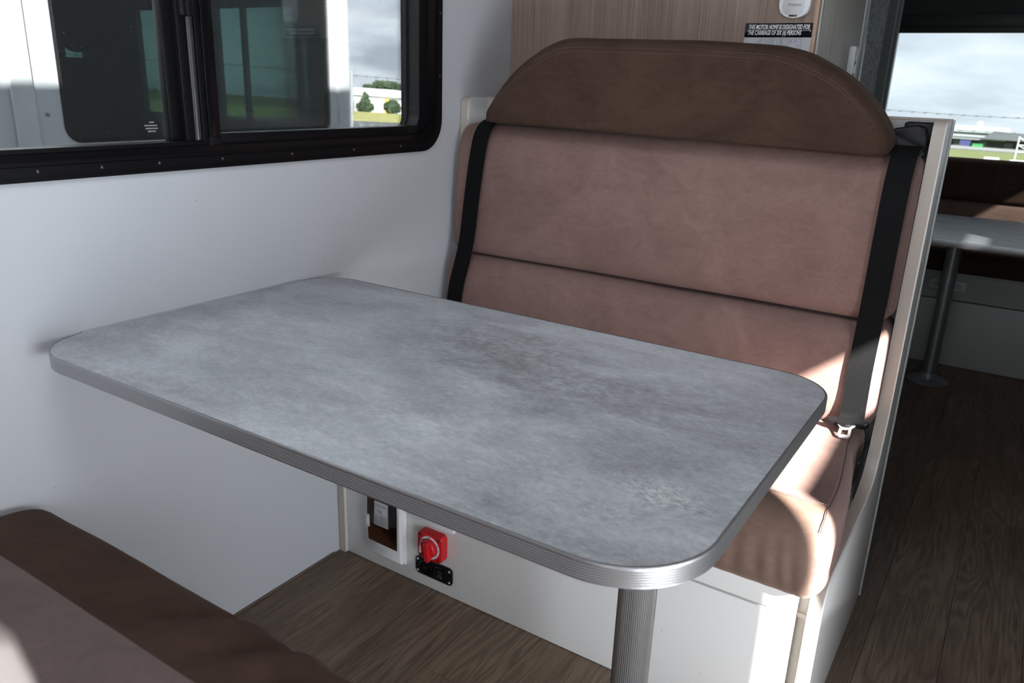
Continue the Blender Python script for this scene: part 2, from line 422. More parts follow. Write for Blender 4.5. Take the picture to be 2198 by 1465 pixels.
WOODP = mk_wood('pale_door_wood', (.47, .43, .375), (.57, .53, .47), (.66, .62, .55))
def mk_web():
    k = MB('black_webbing'); wv = k.n('ShaderNodeTexWave', wave_type='BANDS', bands_direction='X'); k.l(k.mapping((1, .12, .02)), wv.inputs[0]); wv.inputs['Scale'].default_value = 42
    fine = k.noise(k.mapping((1, 1, .5)), 1500, 1)
    c = k.mix(k.ramp(fine, [(.4, 0.0), (.75, 1.0)]), (.0016, .0017, .002), (.0065, .007, .008))
    k.bsdf(c, .75, 0, .15, k.bump(fine, .5, .0006, k.bump(wv.outputs['Fac'], .15, .0005))); return k.m
WEB = mk_web()
def glassmat(name, tint, refl=.5, rough=.0, base=.0, dust=.0):
    k = MB(name); t = k.n('ShaderNodeBsdfTransparent'); t.inputs[0].default_value = (*tint, 1)
    g = k.n('ShaderNodeBsdfGlossy'); g.inputs['Roughness'].default_value = rough; g.inputs[0].default_value = (1, 1, 1, 1)
    fr = k.n('ShaderNodeFresnel'); fr.inputs['IOR'].default_value = 1.5
    f = k.math('MULTIPLY', fr.outputs[0], refl)
    mx = k.n('ShaderNodeMixShader'); k.l(f, mx.inputs[0]); k.l(t.outputs[0], mx.inputs[1]); k.l(g.outputs[0], mx.inputs[2])
    last = mx.outputs[0]
    if dust:
        dd = k.n('ShaderNodeBsdfDiffuse'); dd.inputs[0].default_value = (.7, .72, .74, 1)
        sp = k.ramp(k.noise(k.tc(), 260, 3, .6), [(.70, 0.0), (.76, 1.0)])
        m2 = k.n('ShaderNodeMixShader'); k.l(k.math('ADD', k.math('MULTIPLY', sp, dust), base), m2.inputs[0]); k.l(last, m2.inputs[1]); k.l(dd.outputs[0], m2.inputs[2]); last = m2.outputs[0]
    k.l(last, k.out.inputs[0]); return k.m
GLASS = glassmat('tinted_window_glass', (.50, .52, .53), .8, dust=.25, base=.012)
GLASSF = glassmat('fixed_window_glass', (.61, .63, .64), .6, dust=.15, base=.006)
CLEARG = glassmat('clear_glass', (.55, .572, .58), .12)
VANG = glassmat('dark_van_glass', (.165, .24, .23), .55)
SMOKE = glassmat('smoked_cover', (.30, .17, .10), .8)
DKG = glassmat('dark_tint_glass', (.42, .43, .44), .4)
def mk_screen():
    k = MB('insect_screen'); s = k.n('ShaderNodeSeparateXYZ'); k.l(k.tc(), s.inputs[0])
    def grid(o): return k.math('GREATER_THAN', k.math('PINGPONG', k.math('MULTIPLY', o, 1.0), .0007), .00054)
    a = k.math('MAXIMUM', grid(s.outputs[1]), grid(s.outputs[2]))
    t = k.n('ShaderNodeBsdfTransparent'); dd = k.n('ShaderNodeBsdfDiffuse'); dd.inputs[0].default_value = (.06, .065, .07, 1)
    mx = k.n('ShaderNodeMixShader'); k.l(k.math('MULTIPLY', a, .28), mx.inputs[0]); k.l(t.outputs[0], mx.inputs[1]); k.l(dd.outputs[0], mx.inputs[2]); k.l(mx.outputs[0], k.out.inputs[0]); return k.m
SCREEN = mk_screen()
def mk_speck():
    k = MB('speckled_grey_panel'); c = k.ramp(k.noise(k.mapping((1, 1, .45)), 130, 3, .6), [(.40, (.55, .59, .61)), (.52, (.82, .86, .88))])
    k.bsdf(c, .35, 0, .5); return k.m
SPECK = mk_speck()
# ================================================================== STRUCTURE
W = 2.1; CE = 1.95; YF, YR = -2.65, 4.05
fl = box('floor', -.04, W, YF, YR, -.05, -.004, DARKGAP, kind='structure')
pw = .148
pl_mesh = {}
for i in range(15):
    x0 = i*pw+.002; x1 = min(W-.001, x0+pw-.0007)
    if x0 > W-.02: break
    y = YF+.001 - (i*.37 % .9)
    while y < YR:
        y1 = y+.914; a = max(y, YF+.001); b = min(y1-.0007, YR-.001)
        if b-a > .03:
            key = (round(x1-x0, 3), round(b-a, 3))
            if key not in pl_mesh:
                bm = bmesh.new(); bx(bm, 0, key[0], 0, key[1], -.004, 0); bmesh.ops.recalc_face_normals(bm, faces=bm.faces)
                me = bpy.data.meshes.new('plank'); bm.to_mesh(me); bm.free(); me.materials.append(FLOOR); pl_mesh[key] = me
            o = bpy.data.objects.new('plank', pl_mesh[key]); COL.objects.link(o); o.parent = fl; o.location = (x0, a, 0)
        y = y1
def hole(a, b, c, d, r=.0): return rrect(a, b, c, d, r, 6) if r else [(a, c), (b, c), (b, d), (a, d)]
# left wall with window openings (outline in y,z)
plate('wall_left', hole(YF, YR, -.05, CE), -.035, 0, 'x', WALL, holes=[hole(-.12, 1.385, 1.00, 1.56, .06), hole(-2.2, -1.2, .95, 1.6, .05)], smooth=False, kind='structure')
# right wall: side door opening, cab window, rear windows
YE1 = .2006; ZB, ZT = 1.322, 1.490
plate('wall_right', hole(YF, YR, -.05, CE), W, W+.012, 'x', WALL, holes=[hole(YE1, .70, .012, ZT), hole(-2.25, -1.45, .95, 1.55, .03), hole(3.08, 3.60, 1.10, 1.44, .03), hole(2.22, 2.47, 1.37, 1.44)], smooth=False, kind='structure')
plate('wall_rear', hole(-.035, W+.012, -.05, CE), YR, YR+.035, 'y', WALL, holes=[hole(.63, 1.98, .86, 1.72, .03)], smooth=False, kind='structure')
plate('wall_front', hole(-.035, W+.012, -.05, CE), YF-.035, YF, 'y', WALL, holes=[hole(.2, 1.9, .85, 1.7, .08)], smooth=False, kind='structure')
box('ceiling', -.05, W+.03, YF-.04, YR+.04, CE, 2.13, WALL, kind='structure')
# side door standing ajar: the lower leaf leaves a slit, the upper hatch is open
dr = empty('door_1', (W, .53, 0)); dr['kind'] = 'structure'
W2L(dr, box('door_leaf', W, W+.012, YE1+.0585, .70, .012, ZB, WALL, dr, bev=.002))
W2L(dr, box('handle', W-.03, W, .58, .68, .92, .95, BPLAST, dr, bev=.004))
box('aisle_shade_block', 1.60, W-.001, .68, 2.15, 0, .84, simple('shade_block_dark', (.06, .05, .04), .6), kind='structure')  # unseen block added to keep the aisle floor dark
box('aisle_shade_tower', 1.60, W-.001, 1.27, 2.15, .841, CE-.001, simple('shade_tower_dark', (.06, .05, .04), .6), kind='structure')  # taller unseen block, added for more shade in the aisle
# corner fillet strips and floor sealant line
box('trim_1', .0005, .004, .35, .985, 0, .004, simple('brown_sealant', (.16, .12, .10), .6), kind='structure')

# ------------------------------------------------------------------ window_1 : black sliding window in the left wall
w1 = empty('window_1', (0, .6, 1.27)); w1['kind'] = 'structure'
def rs(a, b, c, d, r, n=10): return rrect(a, b, c, d, r, n)
def frame_ring(name, outer, inner, x0, x1, m, parent):
    o = plate(name, outer, x0, x1, 'x', m, parent, holes=[inner], smooth=35); return W2L(parent, o)
frame_ring('frame_flange', rs(-.155, 1.411, .9745, 1.60, .078), rs(-.145, 1.401, .9845, 1.59, .072), 0, .006, BLACKM, w1)
frame_ring('frame_rim', rs(-.146, 1.402, .9835, 1.591, .072), rs(-.132, 1.388, .9975, 1.577, .066), 0, .011, BLACKM, w1)
frame_ring('frame_track', rs(-.133, 1.389, .9965, 1.578, .066), rs(-.122, 1.376, 1.006, 1.57, .058), -.01, .006, BLACKM, w1)
frame_ring('frame_lip', rs(-.123, 1.377, 1.005, 1.571, .058), rs(-.112, 1.352, 1.016, 1.56, .05), -.02, .0085, BLACKG, w1)
frame_ring('frame_channel', rs(-.113, 1.353, 1.015, 1.561, .05), rs(-.10, 1.325, 1.024, 1.55, .042), -.034, .002, BLACKM, w1)
frame_ring('outer_seal', rs(-.12, 1.38, 1.005, 1.57, .05), rs(-.09, 1.319, 1.022, 1.545, .038), -.05, -.034, RUBBER, w1)
# sliding (left) sash and its glass; fixed (right) sash behind an insect screen
W2L(w1, box('window_pane', -.0325, -.0285, -.11, .672, 1.015, 1.555, GLASS, w1))
W2L(w1, box('window_pane', -.0465, -.0425, .69, 1.33, 1.02, 1.555, GLASSF, w1))
W2L(w1, box('bottom_rail', -.022, -.004, -.11, .652, 1.0155, 1.0235, BLACKG, w1, bev=.001))
W2L(w1, box('sash_stile', -.036, -.016, .650, .672, 1.012, 1.56, BLACKM, w1, bev=.0015))
W2L(w1, box('sash_stile', -.030, -.002, .671, .690, 1.012, 1.56, BLACKM, w1, bev=.0015))
bm = bmesh.new(); cyl(bm, (-.006, .697, 1.026), (-.006, .697, 1.56), .0075, n=16)
W2L(w1, link('interlock_tube', bm, simple('charcoal_profile', (.035, .036, .042), .3), w1, smooth=40))
W2L(w1, box('sash_stile', -.034, .001, .704, .716, 1.010, 1.56, BLACKM, w1, bev=.0015))
W2L(w1, box('screen_stile', -.030, .0045, .716, .7405, 1.016, 1.56, BLACKG, w1, bev=.0015))
W2L(w1, box('screen_foot', -.026, .0065, .714, .741, 1.013, 1.031, BPLAST, w1, bev=.001))
W2L(w1, box('screen_rail', -.026, .003, .741, 1.315, 1.020, 1.0365, BLACKM, w1, bev=.0015))
W2L(w1, box('screen_corner', -.026, .0036, 1.281, 1.320, 1.0195, 1.037, BPLAST, w1, bev=.001))
bm = bmesh.new(); vs = [bm.verts.new(p) for p in ((-.020, .738, 1.036), (-.020, 1.326, 1.036), (-.020, 1.326, 1.555), (-.020, .738, 1.555))]; bm.faces.new(vs)
W2L(w1, link('insect_screen', bm, SCREEN, w1))
# latch with ribbed grip
W2L(w1, box('latch', -.004, .010, .6735, .6935, 1.236, 1.31, BPLAST, w1, bev=.003))
lg = box('latch_grip', .008, .019, .680, .6925, 1.236, 1.262, BPLAST, w1, bev=.0025); W2L(w1, lg)
bm = bmesh.new()
for k in range(5): bx(bm, .0185, .0203, .681, .6915, 1.239+k*.0042, 1.2408+k*.0042, .0004, 1)
rb = link('grip_rib', bm, BPLAST, lg); rb['kind'] = 'stuff'
for (y, z) in ((.395, .9905), (.498, .9905), (.603, .991), (.735, .991), (.905, .991), (1.085, .991), (1.245, .992)):
    bm = bmesh.new(); lathe(bm, [(.0001, .0135), (.0017, .0135), (.0030, .0125), (.0032, .011)], (0, y, z), 'X', 14); W2L(w1, link('screw', bm, SCREWD, w1, smooth=40))
for (y, z) in ((1.395, 1.155), (1.395, 1.30)):
    bm = bmesh.new(); lathe(bm, [(.0001, .0135), (.0017, .0135), (.0030, .0125), (.0032, .011)], (0, y, z), 'X', 14); W2L(w1, link('screw', bm, SCREWD, w1, smooth=40))
# etched maker marks on the sliding pane (illegible rows of small print)
bm = bmesh.new()
for r_, (z, y0, y1) in enumerate(((1.056, .617, .625), (1.0505, .607, .632), (1.0455, .609, .632), (1.0405, .613, .628))):
    y = y0
    while y < y1:
        w_ = .0009+.0012*random.random(); bx(bm, -.0283, -.0281, y, y+w_, z, z+.0024); y += w_+.0006
W2L(w1, link('etched_print', bm, simple('etch', (.32, .34, .34), .6), w1))

# ------------------------------------------------------------------ window_2 : rear window, frame, blind
w2 = empty('window_2', (1.3, YR, 1.3)); w2['kind'] = 'structure'
GREYP = simple('grey_green_profile', (.30, .33, .33), .35)
GREYP2 = simple('pale_profile', (.52, .56, .57), .35)
def fr2(name, a, b, c, d, t, y0, y1, m):
    W2L(w2, plate(name, hole(a, b, c, d), y0, y1, 'y', m, w2, holes=[hole(a+t, b-t, c+t, d-t)], smooth=False))
fr2('frame', .598, 2.02, .83, 1.76, .020, 4.012, 4.05, GREYP)
fr2('frame_bead', .618, 2.0, .85, 1.74, .008, 4.022, 4.05, GREYP2)
fr2('frame_track', .626, 1.992, .858, 1.732, .010, 4.030, 4.06, GREYP)
fr2('frame_lip', .636, 1.982, .868, 1.722, .007, 4.024, 4.06, GREYP2)
W2L(w2, box('window_pane', .64, 1.98, 4.062, 4.066, .87, 1.72, CLEARG, w2))
BL = simple('dark_green_blind_cloth', (.035, .043, .042), .85); BL2 = simple('blind_bar', (.022, .027, .027), .5)
W2L(w2, box('blind_cloth', .640, 1.98, 4.040, 4.043, 1.50, 1.72, BL, w2))
W2L(w2, box('blind_hem', .640, 1.98, 4.034, 4.044, 1.452, 1.503, BL2, w2, bev=.002))
W2L(w2, box('blind_bar', .640, 1.98, 4.030, 4.046, 1.424, 1.453, BL2, w2, bev=.004))
box('trim_2', .30, .597, 4.02, 4.049, 0, CE, SPECK, kind='structure')
box('trim_3', .585, .598, 4.008, 4.03, 0, CE, GREYP, kind='structure')
# frames of the other openings
for nm, yy, zz, gm in (('window_3', (3.08, 3.60), (1.10, 1.44), DKG), ('window_4', (2.22, 2.47), (1.37, 1.44), DKG), ('window_5', (-2.25, -1.45), (.95, 1.55), CLEARG)):
    fr_ = plate(nm, hole(yy[0]-.02, yy[1]+.02, zz[0]-.02, zz[1]+.02), W-.006, W, 'x', BLACKM, holes=[hole(yy[0], yy[1], zz[0], zz[1])], smooth=False, kind='structure')
    box('window_pane', W+.004, W+.008, yy[0], yy[1], zz[0], zz[1], gm, fr_)

# ================================================================== WARDROBE behind the bench
wr = empty('wardrobe', (.41, 2.0, 0), label='tall wood-grain wardrobe cabinet behind the dinette bench', cat='wardrobe')
W2L(wr, box('side_panel', .001, .812, 1.729, 1.745, 0, CE-.001, WOOD, wr))
W2L(wr, box('carcass', .001, .806, 1.746, 2.27, 0, CE-.002, WOODP, wr))
W2L(wr, box('corner_strip', .812, .822, 1.7275, 1.746, 0, CE-.001, simple('orange_wood_edge', (.46, .30, .21), .45), wr, bev=.0015))
W2L(wr, box('corner_profile', .8215, .8255, 1.742, 1.756, 0, CE-.001, GREYP2, wr, bev=.001))
wdoor = box('door', .806, .820, 1.762, 2.243, .05, 1.93, WOODP, wr, bev=.001); W2L(wr, wdoor)
hd = box('handle', .820, .838, 2.118, 2.150, 1.165, 1.268, WPLAST, wdoor, bev=.003)
bm = bmesh.new()
for k in range(3):
    z = 1.19+k*.026
    prism(bm, [(2.1195, z), (2.122, z+.006), (2.1195, z+.012), (2.1192, z+.006)], .8375, .8385, 'x')
for z in (1.190, 1.222): bx(bm, .8376, .8386, 2.1245, 2.132, z, z+.010, .002, 1)
mk = link('grip_mark', bm, GREYINK, hd)
W2L(wr, box('rear_profile', .800, .824, 2.246, 2.292, 0, CE-.002, GREYP2, wr, bev=.003))
W2L(wr, box('rear_profile', .824, .829, 2.262, 2.280, 0, CE-.002, GREYP, wr, bev=.001))

# notice sheet, slightly curled on its left
sg = empty('notice_sheet', (.737, 1.728, 1.2), label='glossy notice sheet with black title bar on the wood wall', cat='sign')
def sx_(x): # curl depth
    u = (x-.660)/.154; return .0012+.0065*max(0, (.42-u)/.42)**2*(1 if u > .14 else .9) - (.003 if u < .12 else 0)*((.12-u)/.12 if u < .12 else 0)
def sheet(name, x0, x1, z0, z1, off, m, n=16):
    bm = bmesh.new(); A = []; B = []
    for i in range(n+1):
        x = x0+(x1-x0)*i/n; y = 1.7285-sx_(x)-off
        A.append((bm.verts.new((x, y, z0)), bm.verts.new((x, y+.0003, z0)))); B.append((bm.verts.new((x, y, z1)), bm.verts.new((x, y+.0003, z1))))
    for i in range(n):
        bm.faces.new((A[i][0], A[i+1][0], B[i+1][0], B[i][0])); bm.faces.new((A[i+1][1], A[i][1], B[i][1], B[i+1][1]))
        bm.faces.new((A[i][1], A[i+1][1], A[i+1][0], A[i][0])); bm.faces.new((B[i][0], B[i+1][0], B[i+1][1], B[i][1]))
    for i in (0, n): bm.faces.new((A[i][0], B[i][0], B[i][1], A[i][1]))
    return W2L(sg, link(name, bm, m, sg, smooth=True))
PGLOSS = simple('glossy_paper', (.58, .58, .63), .12, 0, .6, coat=.6); BGLOSS = simple('glossy_black_print', (.012, .012, .014), .12, 0, .6, coat=.6)
sheet('paper', .660, .8135, 1.08, 1.2965, 0, PGLOSS); sheet('title_bar', .6602, .8133, 1.2655, 1.2963, .0004, BGLOSS)
rotY = (math.pi/2, 0, 0)
def wrap_sheet(o, off):
    for v in o.data.vertices:
        X = o.location.x+v.co.x; v.co.z += sx_(X)+off
    return o
for s_, z in (('THIS MOTOR HOME IS DESIGNATED FOR', 1.2835), ('THE CARRIAGE OF SIX (6) PERSONS', 1.2710)):
    o = textmesh('lettering', s_, .0125, LETTER, None, (.6675, 1.7285, z), rotY, shear=.22, sx=.5, ext=.0001, bold=.00028)
    wdt = max(v.co.x for v in o.data.vertices); tgt = .1395 if 'THIS' in s_ else .1225
    for v in o.data.vertices: v.co.x *= tgt/wdt; v.co.y *= 1.08
    for v in o.data.vertices: v.co.y += 0.0
    # curl: local z of the text points towards -y
    wrap_sheet(o, .0006); o.parent = sg; o.location = Vector(o.location)-sg.location
# van floor-plan drawing, as thin ink lines
bm = bmesh.new()
def ink(p, q, w=.0004):
    (x0, z0), (x1, z1) = p, q; n = 4
    for i in range(n):
        a, b = i/n, (i+1)/n
        P0 = (x0+(x1-x0)*a, z0+(z1-z0)*a); P1 = (x0+(x1-x0)*b, z0+(z1-z0)*b)
        y0 = 1.7285-sx_(P0[0])-.0007; y1 = 1.7285-sx_(P1[0])-.0007
        tube(bm, [(P0[0], y0, P0[1]), (P1[0], y1, P1[1])], w/2, 4)
zt = 1.2625; zb = 1.10; LX, RX = .686, .792
for p, q in [((.703, zt), (RX, zt)), ((RX, zt), (RX, zb)), ((.686, 1.247), (.692, 1.256)), ((.692, 1.256), (.703, zt)), ((.686, 1.247), (.684, 1.10)),
             ((.7, 1.2605), (.7005, 1.249)), ((.7005, 1.249), (.698, 1.235)), ((.695, 1.25), (.699, 1.26)), ((.687, 1.243), (.698, 1.243)),
             ((.709, 1.254), (.709, 1.23)), ((.709, 1.254), (.717, 1.256)), ((.720, zt), (.719, 1.246)), ((.7235, zt), (.722, 1.246)), ((.719, 1.246), (.722, 1.246)), ((.718, 1.244), (.722, 1.236)), ((.728, zt), (.728, 1.243)), ((.728, 1.243), (.718, 1.243)),
             ((.738, zt), (.738, 1.243)), ((.738, 1.243), (.745, 1.243)), ((.744, zt), (.743, 1.244)), ((.7475, zt), (.746, 1.244)), ((.743, 1.25), (.7465, 1.25)),
             ((.749, zt), (.749, 1.248)), ((.762, zt), (.762, 1.22)), ((.749, 1.248), (.762, 1.248)),
             ((.766, 1.2605), (.771, 1.254)), ((.771, 1.2605), (.766, 1.254)), ((.776, 1.2605), (.781, 1.254)), ((.781, 1.2605), (.776, 1.254)), ((.783, 1.251), (.788, 1.2445)), ((.788, 1.251), (.783, 1.2445)), ((.783, 1.240), (.788, 1.2335)), ((.788, 1.240), (.783, 1.2335))]:
    ink(p, q)
W2L(sg, link('floor_plan_drawing', bm, INK, sg))

# hand-held heater control on the wall
rc = empty('heater_remote', (.771, 1.728, 1.30), label='small white handheld heater control hanging on the wood wall above the notice sheet', cat='remote control')
ol = crom([(.737, 1.42), (.736, 1.36), (.7362, 1.328), (.741, 1.3155), (.755, 1.3085), (.771, 1.306), (.787, 1.3085), (.7985, 1.3155), (.8035, 1.328), (.8035, 1.36), (.803, 1.42), (.77, 1.426)], 60)
W2L(rc, plate('body', [tuple(p) for p in ol], 1.7125, 1.7285, 'y', WPLAST, rc, bev=.003, smooth=50))
ol = [(x*.70+.229, (z-1.31)*.92+1.3125) for x, z in [tuple(p) for p in ol]]
W2L(rc, plate('face_panel', ol, 1.7113, 1.7145, 'y', simple('remote_face', (.70, .70, .73), .4), rc, bev=.0008, smooth=50))
for k in range(3):
    b_ = plate('button', rrect(.744+k*.0145, .757+k*.0145, 1.3475, 1.362, .003), 1.7100, 1.7145, 'y', GPLAST, rc, bev=.0006); W2L(rc, b_)
W2L(rc, box('indicator_window', .7605, .7785, 1.7105, 1.716, 1.3085, 1.3125, simple('dark_red_lens', (.05, .012, .012), .2), rc, bev=.0008))
o = textmesh('lettering', 'Webasto', .0098, GREYINK, rc, (.7555-rc.location.x, 1.7110-rc.location.y, 1.3305-rc.location.z), rotY, sx=.92, ext=.00015)
wdt = max(v.co.x for v in o.data.vertices)
for v in o.data.vertices: v.co.x *= .0305/wdt

# ================================================================== FAR DINETTE BENCH
fb = empty('dinette_bench', (.57, 1.3, 0), label='white dinette bench base with side panels, below the rose cushions beyond the table', cat='bench')
XO, XI = 1.142, 1.117
prof = [(1.006, .0), (1.006, .28), (1.011, .312), (1.026, .336), (1.055, .351), (1.2, .357), (1.36, .359), (1.41, .366), (1.445, .388), (1.468, .43), (1.480, .50), (1.486, .62), (1.492, .9), (1.497, 1.092), (1.503, 1.100), (1.512, 1.104), (1.599, 1.104), (1.599, 0)]
W2L(fb, plate('side_panel', prof, XI, XO, 'x', WHITE, fb, bev=.002, smooth=40))
W2L(fb, plate('side_panel', prof, .0015, .024, 'x', WHITE, fb, bev=.004, smooth=40))
def edge_strip(x0, x1):
    """beige edging that follows the front profile"""
    P = [Vector(p) for p in prof[:16]]; bm = bmesh.new(); R = []
    for i, p in enumerate(P):
        t = (P[min(i+1, len(P)-1)]-P[max(0, i-1)]).normalized(); nn = Vector((-t.y, t.x))   # outward (towards -y / up)
        q = p+nn*.0012; k = p-nn*.002
        R.append([bm.verts.new((x0, k.x, k.y)), bm.verts.new((x0, q.x, q.y)), bm.verts.new((x1, q.x, q.y)), bm.verts.new((x1, k.x, k.y))])
    for A, B in zip(R, R[1:]):
        for k in range(4): bm.faces.new((A[k], A[(k+1) % 4], B[(k+1) % 4], B[k]))
    bm.faces.new(R[0]); bm.faces.new(R[-1])
    return link('edge_strip', bm, EDGE, fb, smooth=40)
W2L(fb, edge_strip(XI+.001, XO-.003)); W2L(fb, edge_strip(.0035, .022))
W2L(fb, box('rear_trim', XO-.001, XO+.003, 1.592, 1.604, 0, 1.105, GREYP2, fb, bev=.001))
W2L(fb, box('back_board', .0245, XI-.0005, 1.583, 1.599, .02, 1.101, simple('grey_white_board', (.46, .46, .455), .5), fb))
W2L(fb, box('top_rail', .0245, XO-.001, 1.5835, 1.604, 1.101, 1.1065, EDGE, fb, bev=.001))
W2L(fb, box('lower_panel', .025, 1.0985, 1.012, 1.028, .0015, .2735, WHITE, fb, bev=.0008))
W2L(fb, box('upper_rail', .025, 1.0985, 1.012, 1.028, .2785, .334, WHITE, fb, bev=.0008))
W2L(fb, box('inner_frame', .025, XI-.0005, 1.034, 1.05, .0015, .334, simple('shaded_inner_frame', (.36, .34, .31), .5), fb))  # white frame in the recess, its shade put into the grey
W2L(fb, box('inner_frame', .025, XI-.0005, 1.030, 1.034, .268, .2765, EDGE, fb))
W2L(fb, box('seat_board', .025, XI-.0005, 1.02, 1.58, .3345, .346, WHITE, fb))
W2L(fb, box('gap_shade_box', 1.1135, 1.1168, 1.37, 1.445, .3465, .45, RUBBER, fb, bev=.002))  # black box added to darken the gap between cushion and side panel
bm = bmesh.new(); cyl(bm, (1.109, 1.40, .42), (1.1135, 1.40, .42), .007, n=14); W2L(fb, link('hinge_bolt', bm, SCREWD, fb, smooth=40))

# cushions --------------------------------------------------------
def seam(name, pts, r, m, parent, n=5, closed=False):
    bm = bmesh.new(); tube(bm, pts, r, n, closed); return link(name, bm, m, parent, smooth=True)
def stitches(name, pts, m, parent, step=.0045, on=.6, r=.00045):
    """dashes of thread along a polyline"""
    P = [Vector(p) for p in pts]; bm = bmesh.new(); d = 0
    for a, b in zip(P, P[1:]):
        L = (b-a).length
        if L < 1e-6: continue
        t = (b-a)/L; s = -d
        while s < L:
            s0, s1 = max(0, s), min(L, s+step*on)
            if s1 > s0: tube(bm, [a+t*s0, a+t*s1], r, 4)
            s += step
        d = L-(s-step) if s > L else 0
        d = d % step
    o = link(name, bm, m, parent); o['kind'] = 'stuff'; return o
# far seat cushion
sc = crom([(.972, .345), (.957, .385), (.957, .425), (.966, .458), (.985, .481), (1.020, .492), (1.10, .494), (1.25, .492), (1.42, .486), (1.50, .478), (1.515, .44), (1.512, .37), (1.49, .348), (1.3, .3475), (1.1, .3475), (1.0, .342)], 90)
def sm01(t):
    t = max(0, min(1, t)); return t*t*(3-2*t)
YS = min((abs(q.x-1.0215), q.x) for q in sc if q.y > .45)[1]
def disp_seat(p, n):
    d = 0.0
    f = max(0, min(1, (1.03-p.y)/.05))                 # front face folds
    if f > 0:
        g = max(0, min(1, (p.x-.80)/.28)); fold = 0
        for cx, sk, a, w in ((.915, .1, .0035, .010), (.955, .15, .004, .011), (.992, .05, .0045, .012), (1.030, -.1, .0045, .011), (1.062, -.2, .0045, .010), (1.088, -.25, .004, .008)):
            xc = cx+sk*(p.z-.40)*.5; fold -= a*math.exp(-((p.x-xc)/w)**2)
        low = max(0, min(1, (.462-p.z)/.07))*max(.15, min(1, (p.z-.345)/.03)); d += f*fold*low*(.35+.65*g)
    if n.z > .5 and p.y > 1.05:                         # rows of small creases at the right end, running along x
        g = max(0, min(1, (p.x-.99)/.07))
        d += g*.0011*math.sin(p.y*230+6*vnoise(p.x*12, p.y*9)+p.x*9)*(.5+vnoise(p.x*8, p.y*30))
        d += .003*vnoise(p.x*5, p.y*5)
    if p.x > 1.0 and p.y > 1.06:
        tq = max(0, min(1, (p.y-1.06)/.26)); d -= 0
        sh_ = -(.025*tq*tq*(3-2*tq)+.013*sm01((p.y-1.24)/.12))*max(0, min(1, (p.x-1.02)/.10)); return Vector((sh_, 0, 0))+n*(d+(.0010 if n.x > .4 else 0)*math.sin(p.y*210-p.z*120+4*vnoise(p.z*40, p.y*10)))
    if n.x > .4 and p.x > 1: d += .0010*math.sin(p.y*210-p.z*120+4*vnoise(p.z*40, p.y*10))
    return d
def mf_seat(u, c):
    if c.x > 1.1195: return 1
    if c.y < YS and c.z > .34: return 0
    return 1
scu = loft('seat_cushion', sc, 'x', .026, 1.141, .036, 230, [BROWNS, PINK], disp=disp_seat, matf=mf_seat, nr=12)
tag(scu, 'rose seat cushion with brown front strip, sunlit at right, on the bench beyond the table', 'cushion')
seam('seam', [(x, YS, .4942) for x in [.05+i*.04 for i in range(27)]], .0009, STITCH, scu)
stitches('stitching', [(.05, YS+.004, .4950), (1.117, YS+.004, .4950)], simple('pale_thread', (.55, .42, .36), .8), scu)
endp = [(1.1195+(0.0015 if p[0] < 1.0 else 0)-.021*sm01((p[0]-1.06)/.26)-.008*sm01((p[0]-1.24)/.12), p[0]-(.0012 if p[0] < .99 else 0), p[1]+(.0008 if p[1] > .47 else 0)) for p in [tuple(q) for q in sc] if p[1] > .40 and p[0] < 1.40]
endp = sorted(endp, key=lambda p: (p[1]+ (p[2] < .47)*-.2))
seam('end_seam', [p for p in endp if p[2] > .47], .0009, STITCHD, scu)

# lumbar cushion, back cushion
lc = crom([(1.438, .478), (1.414, .50), (1.404, .55), (1.404, .62), (1.414, .672), (1.436, .700), (1.47, .708), (1.55, .706), (1.575, .69), (1.578, .6), (1.578, .5), (1.56, .482), (1.50, .476)], 64)
def disp_l(p, n):
    return .004*vnoise(p.x*6, p.z*7)*(1 if n.y < 0 else 0)-(.004*(1-abs((p.x-.57)/.57))*max(0, -n.z))
lum = loft('lumbar_cushion', lc, 'x', .014, 1.116, .034, 90, [PINK], disp=disp_l, nr=8)
tag(lum, 'narrow rose lumbar cushion under the big backrest, right end in sunlight', 'cushion')
bc = crom([(1.452, .712), (1.438, .722), (1.434, .76), (1.438, .85), (1.448, .95), (1.458, 1.00), (1.474, 1.030), (1.50, 1.043), (1.55, 1.042), (1.575, 1.03), (1.579, .95), (1.579, .8), (1.577, .728), (1.56, .7125), (1.50, .7105)], 80)
def disp_b(p, n):
    s = 1-((p.x-.57)/.58)**2
    d = (.007*s*math.sin(math.pi*max(0, min(1, (p.z-.70)/.34)))+.003*vnoise(p.x*5, p.z*6)) if n.y < -.2 else 0
    if n.z < -.3: d += -.002*s
    return d
bcu = loft('back_cushion', bc, 'x', .016, 1.1155, .034, 90, [PINK], disp=disp_b, nr=8)
tag(bcu, 'large plain rose backrest cushion between the two black belts', 'cushion')
for x_ in (1.1075,):
    seam('piping', [(x_, q.x-.0007 if q.x < 1.5 else q.x, q.y+(.0008 if q.y > 1.02 else 0)) for q in bc if q.x < 1.49 and q.y > .73], .0012, PINKD, bcu)
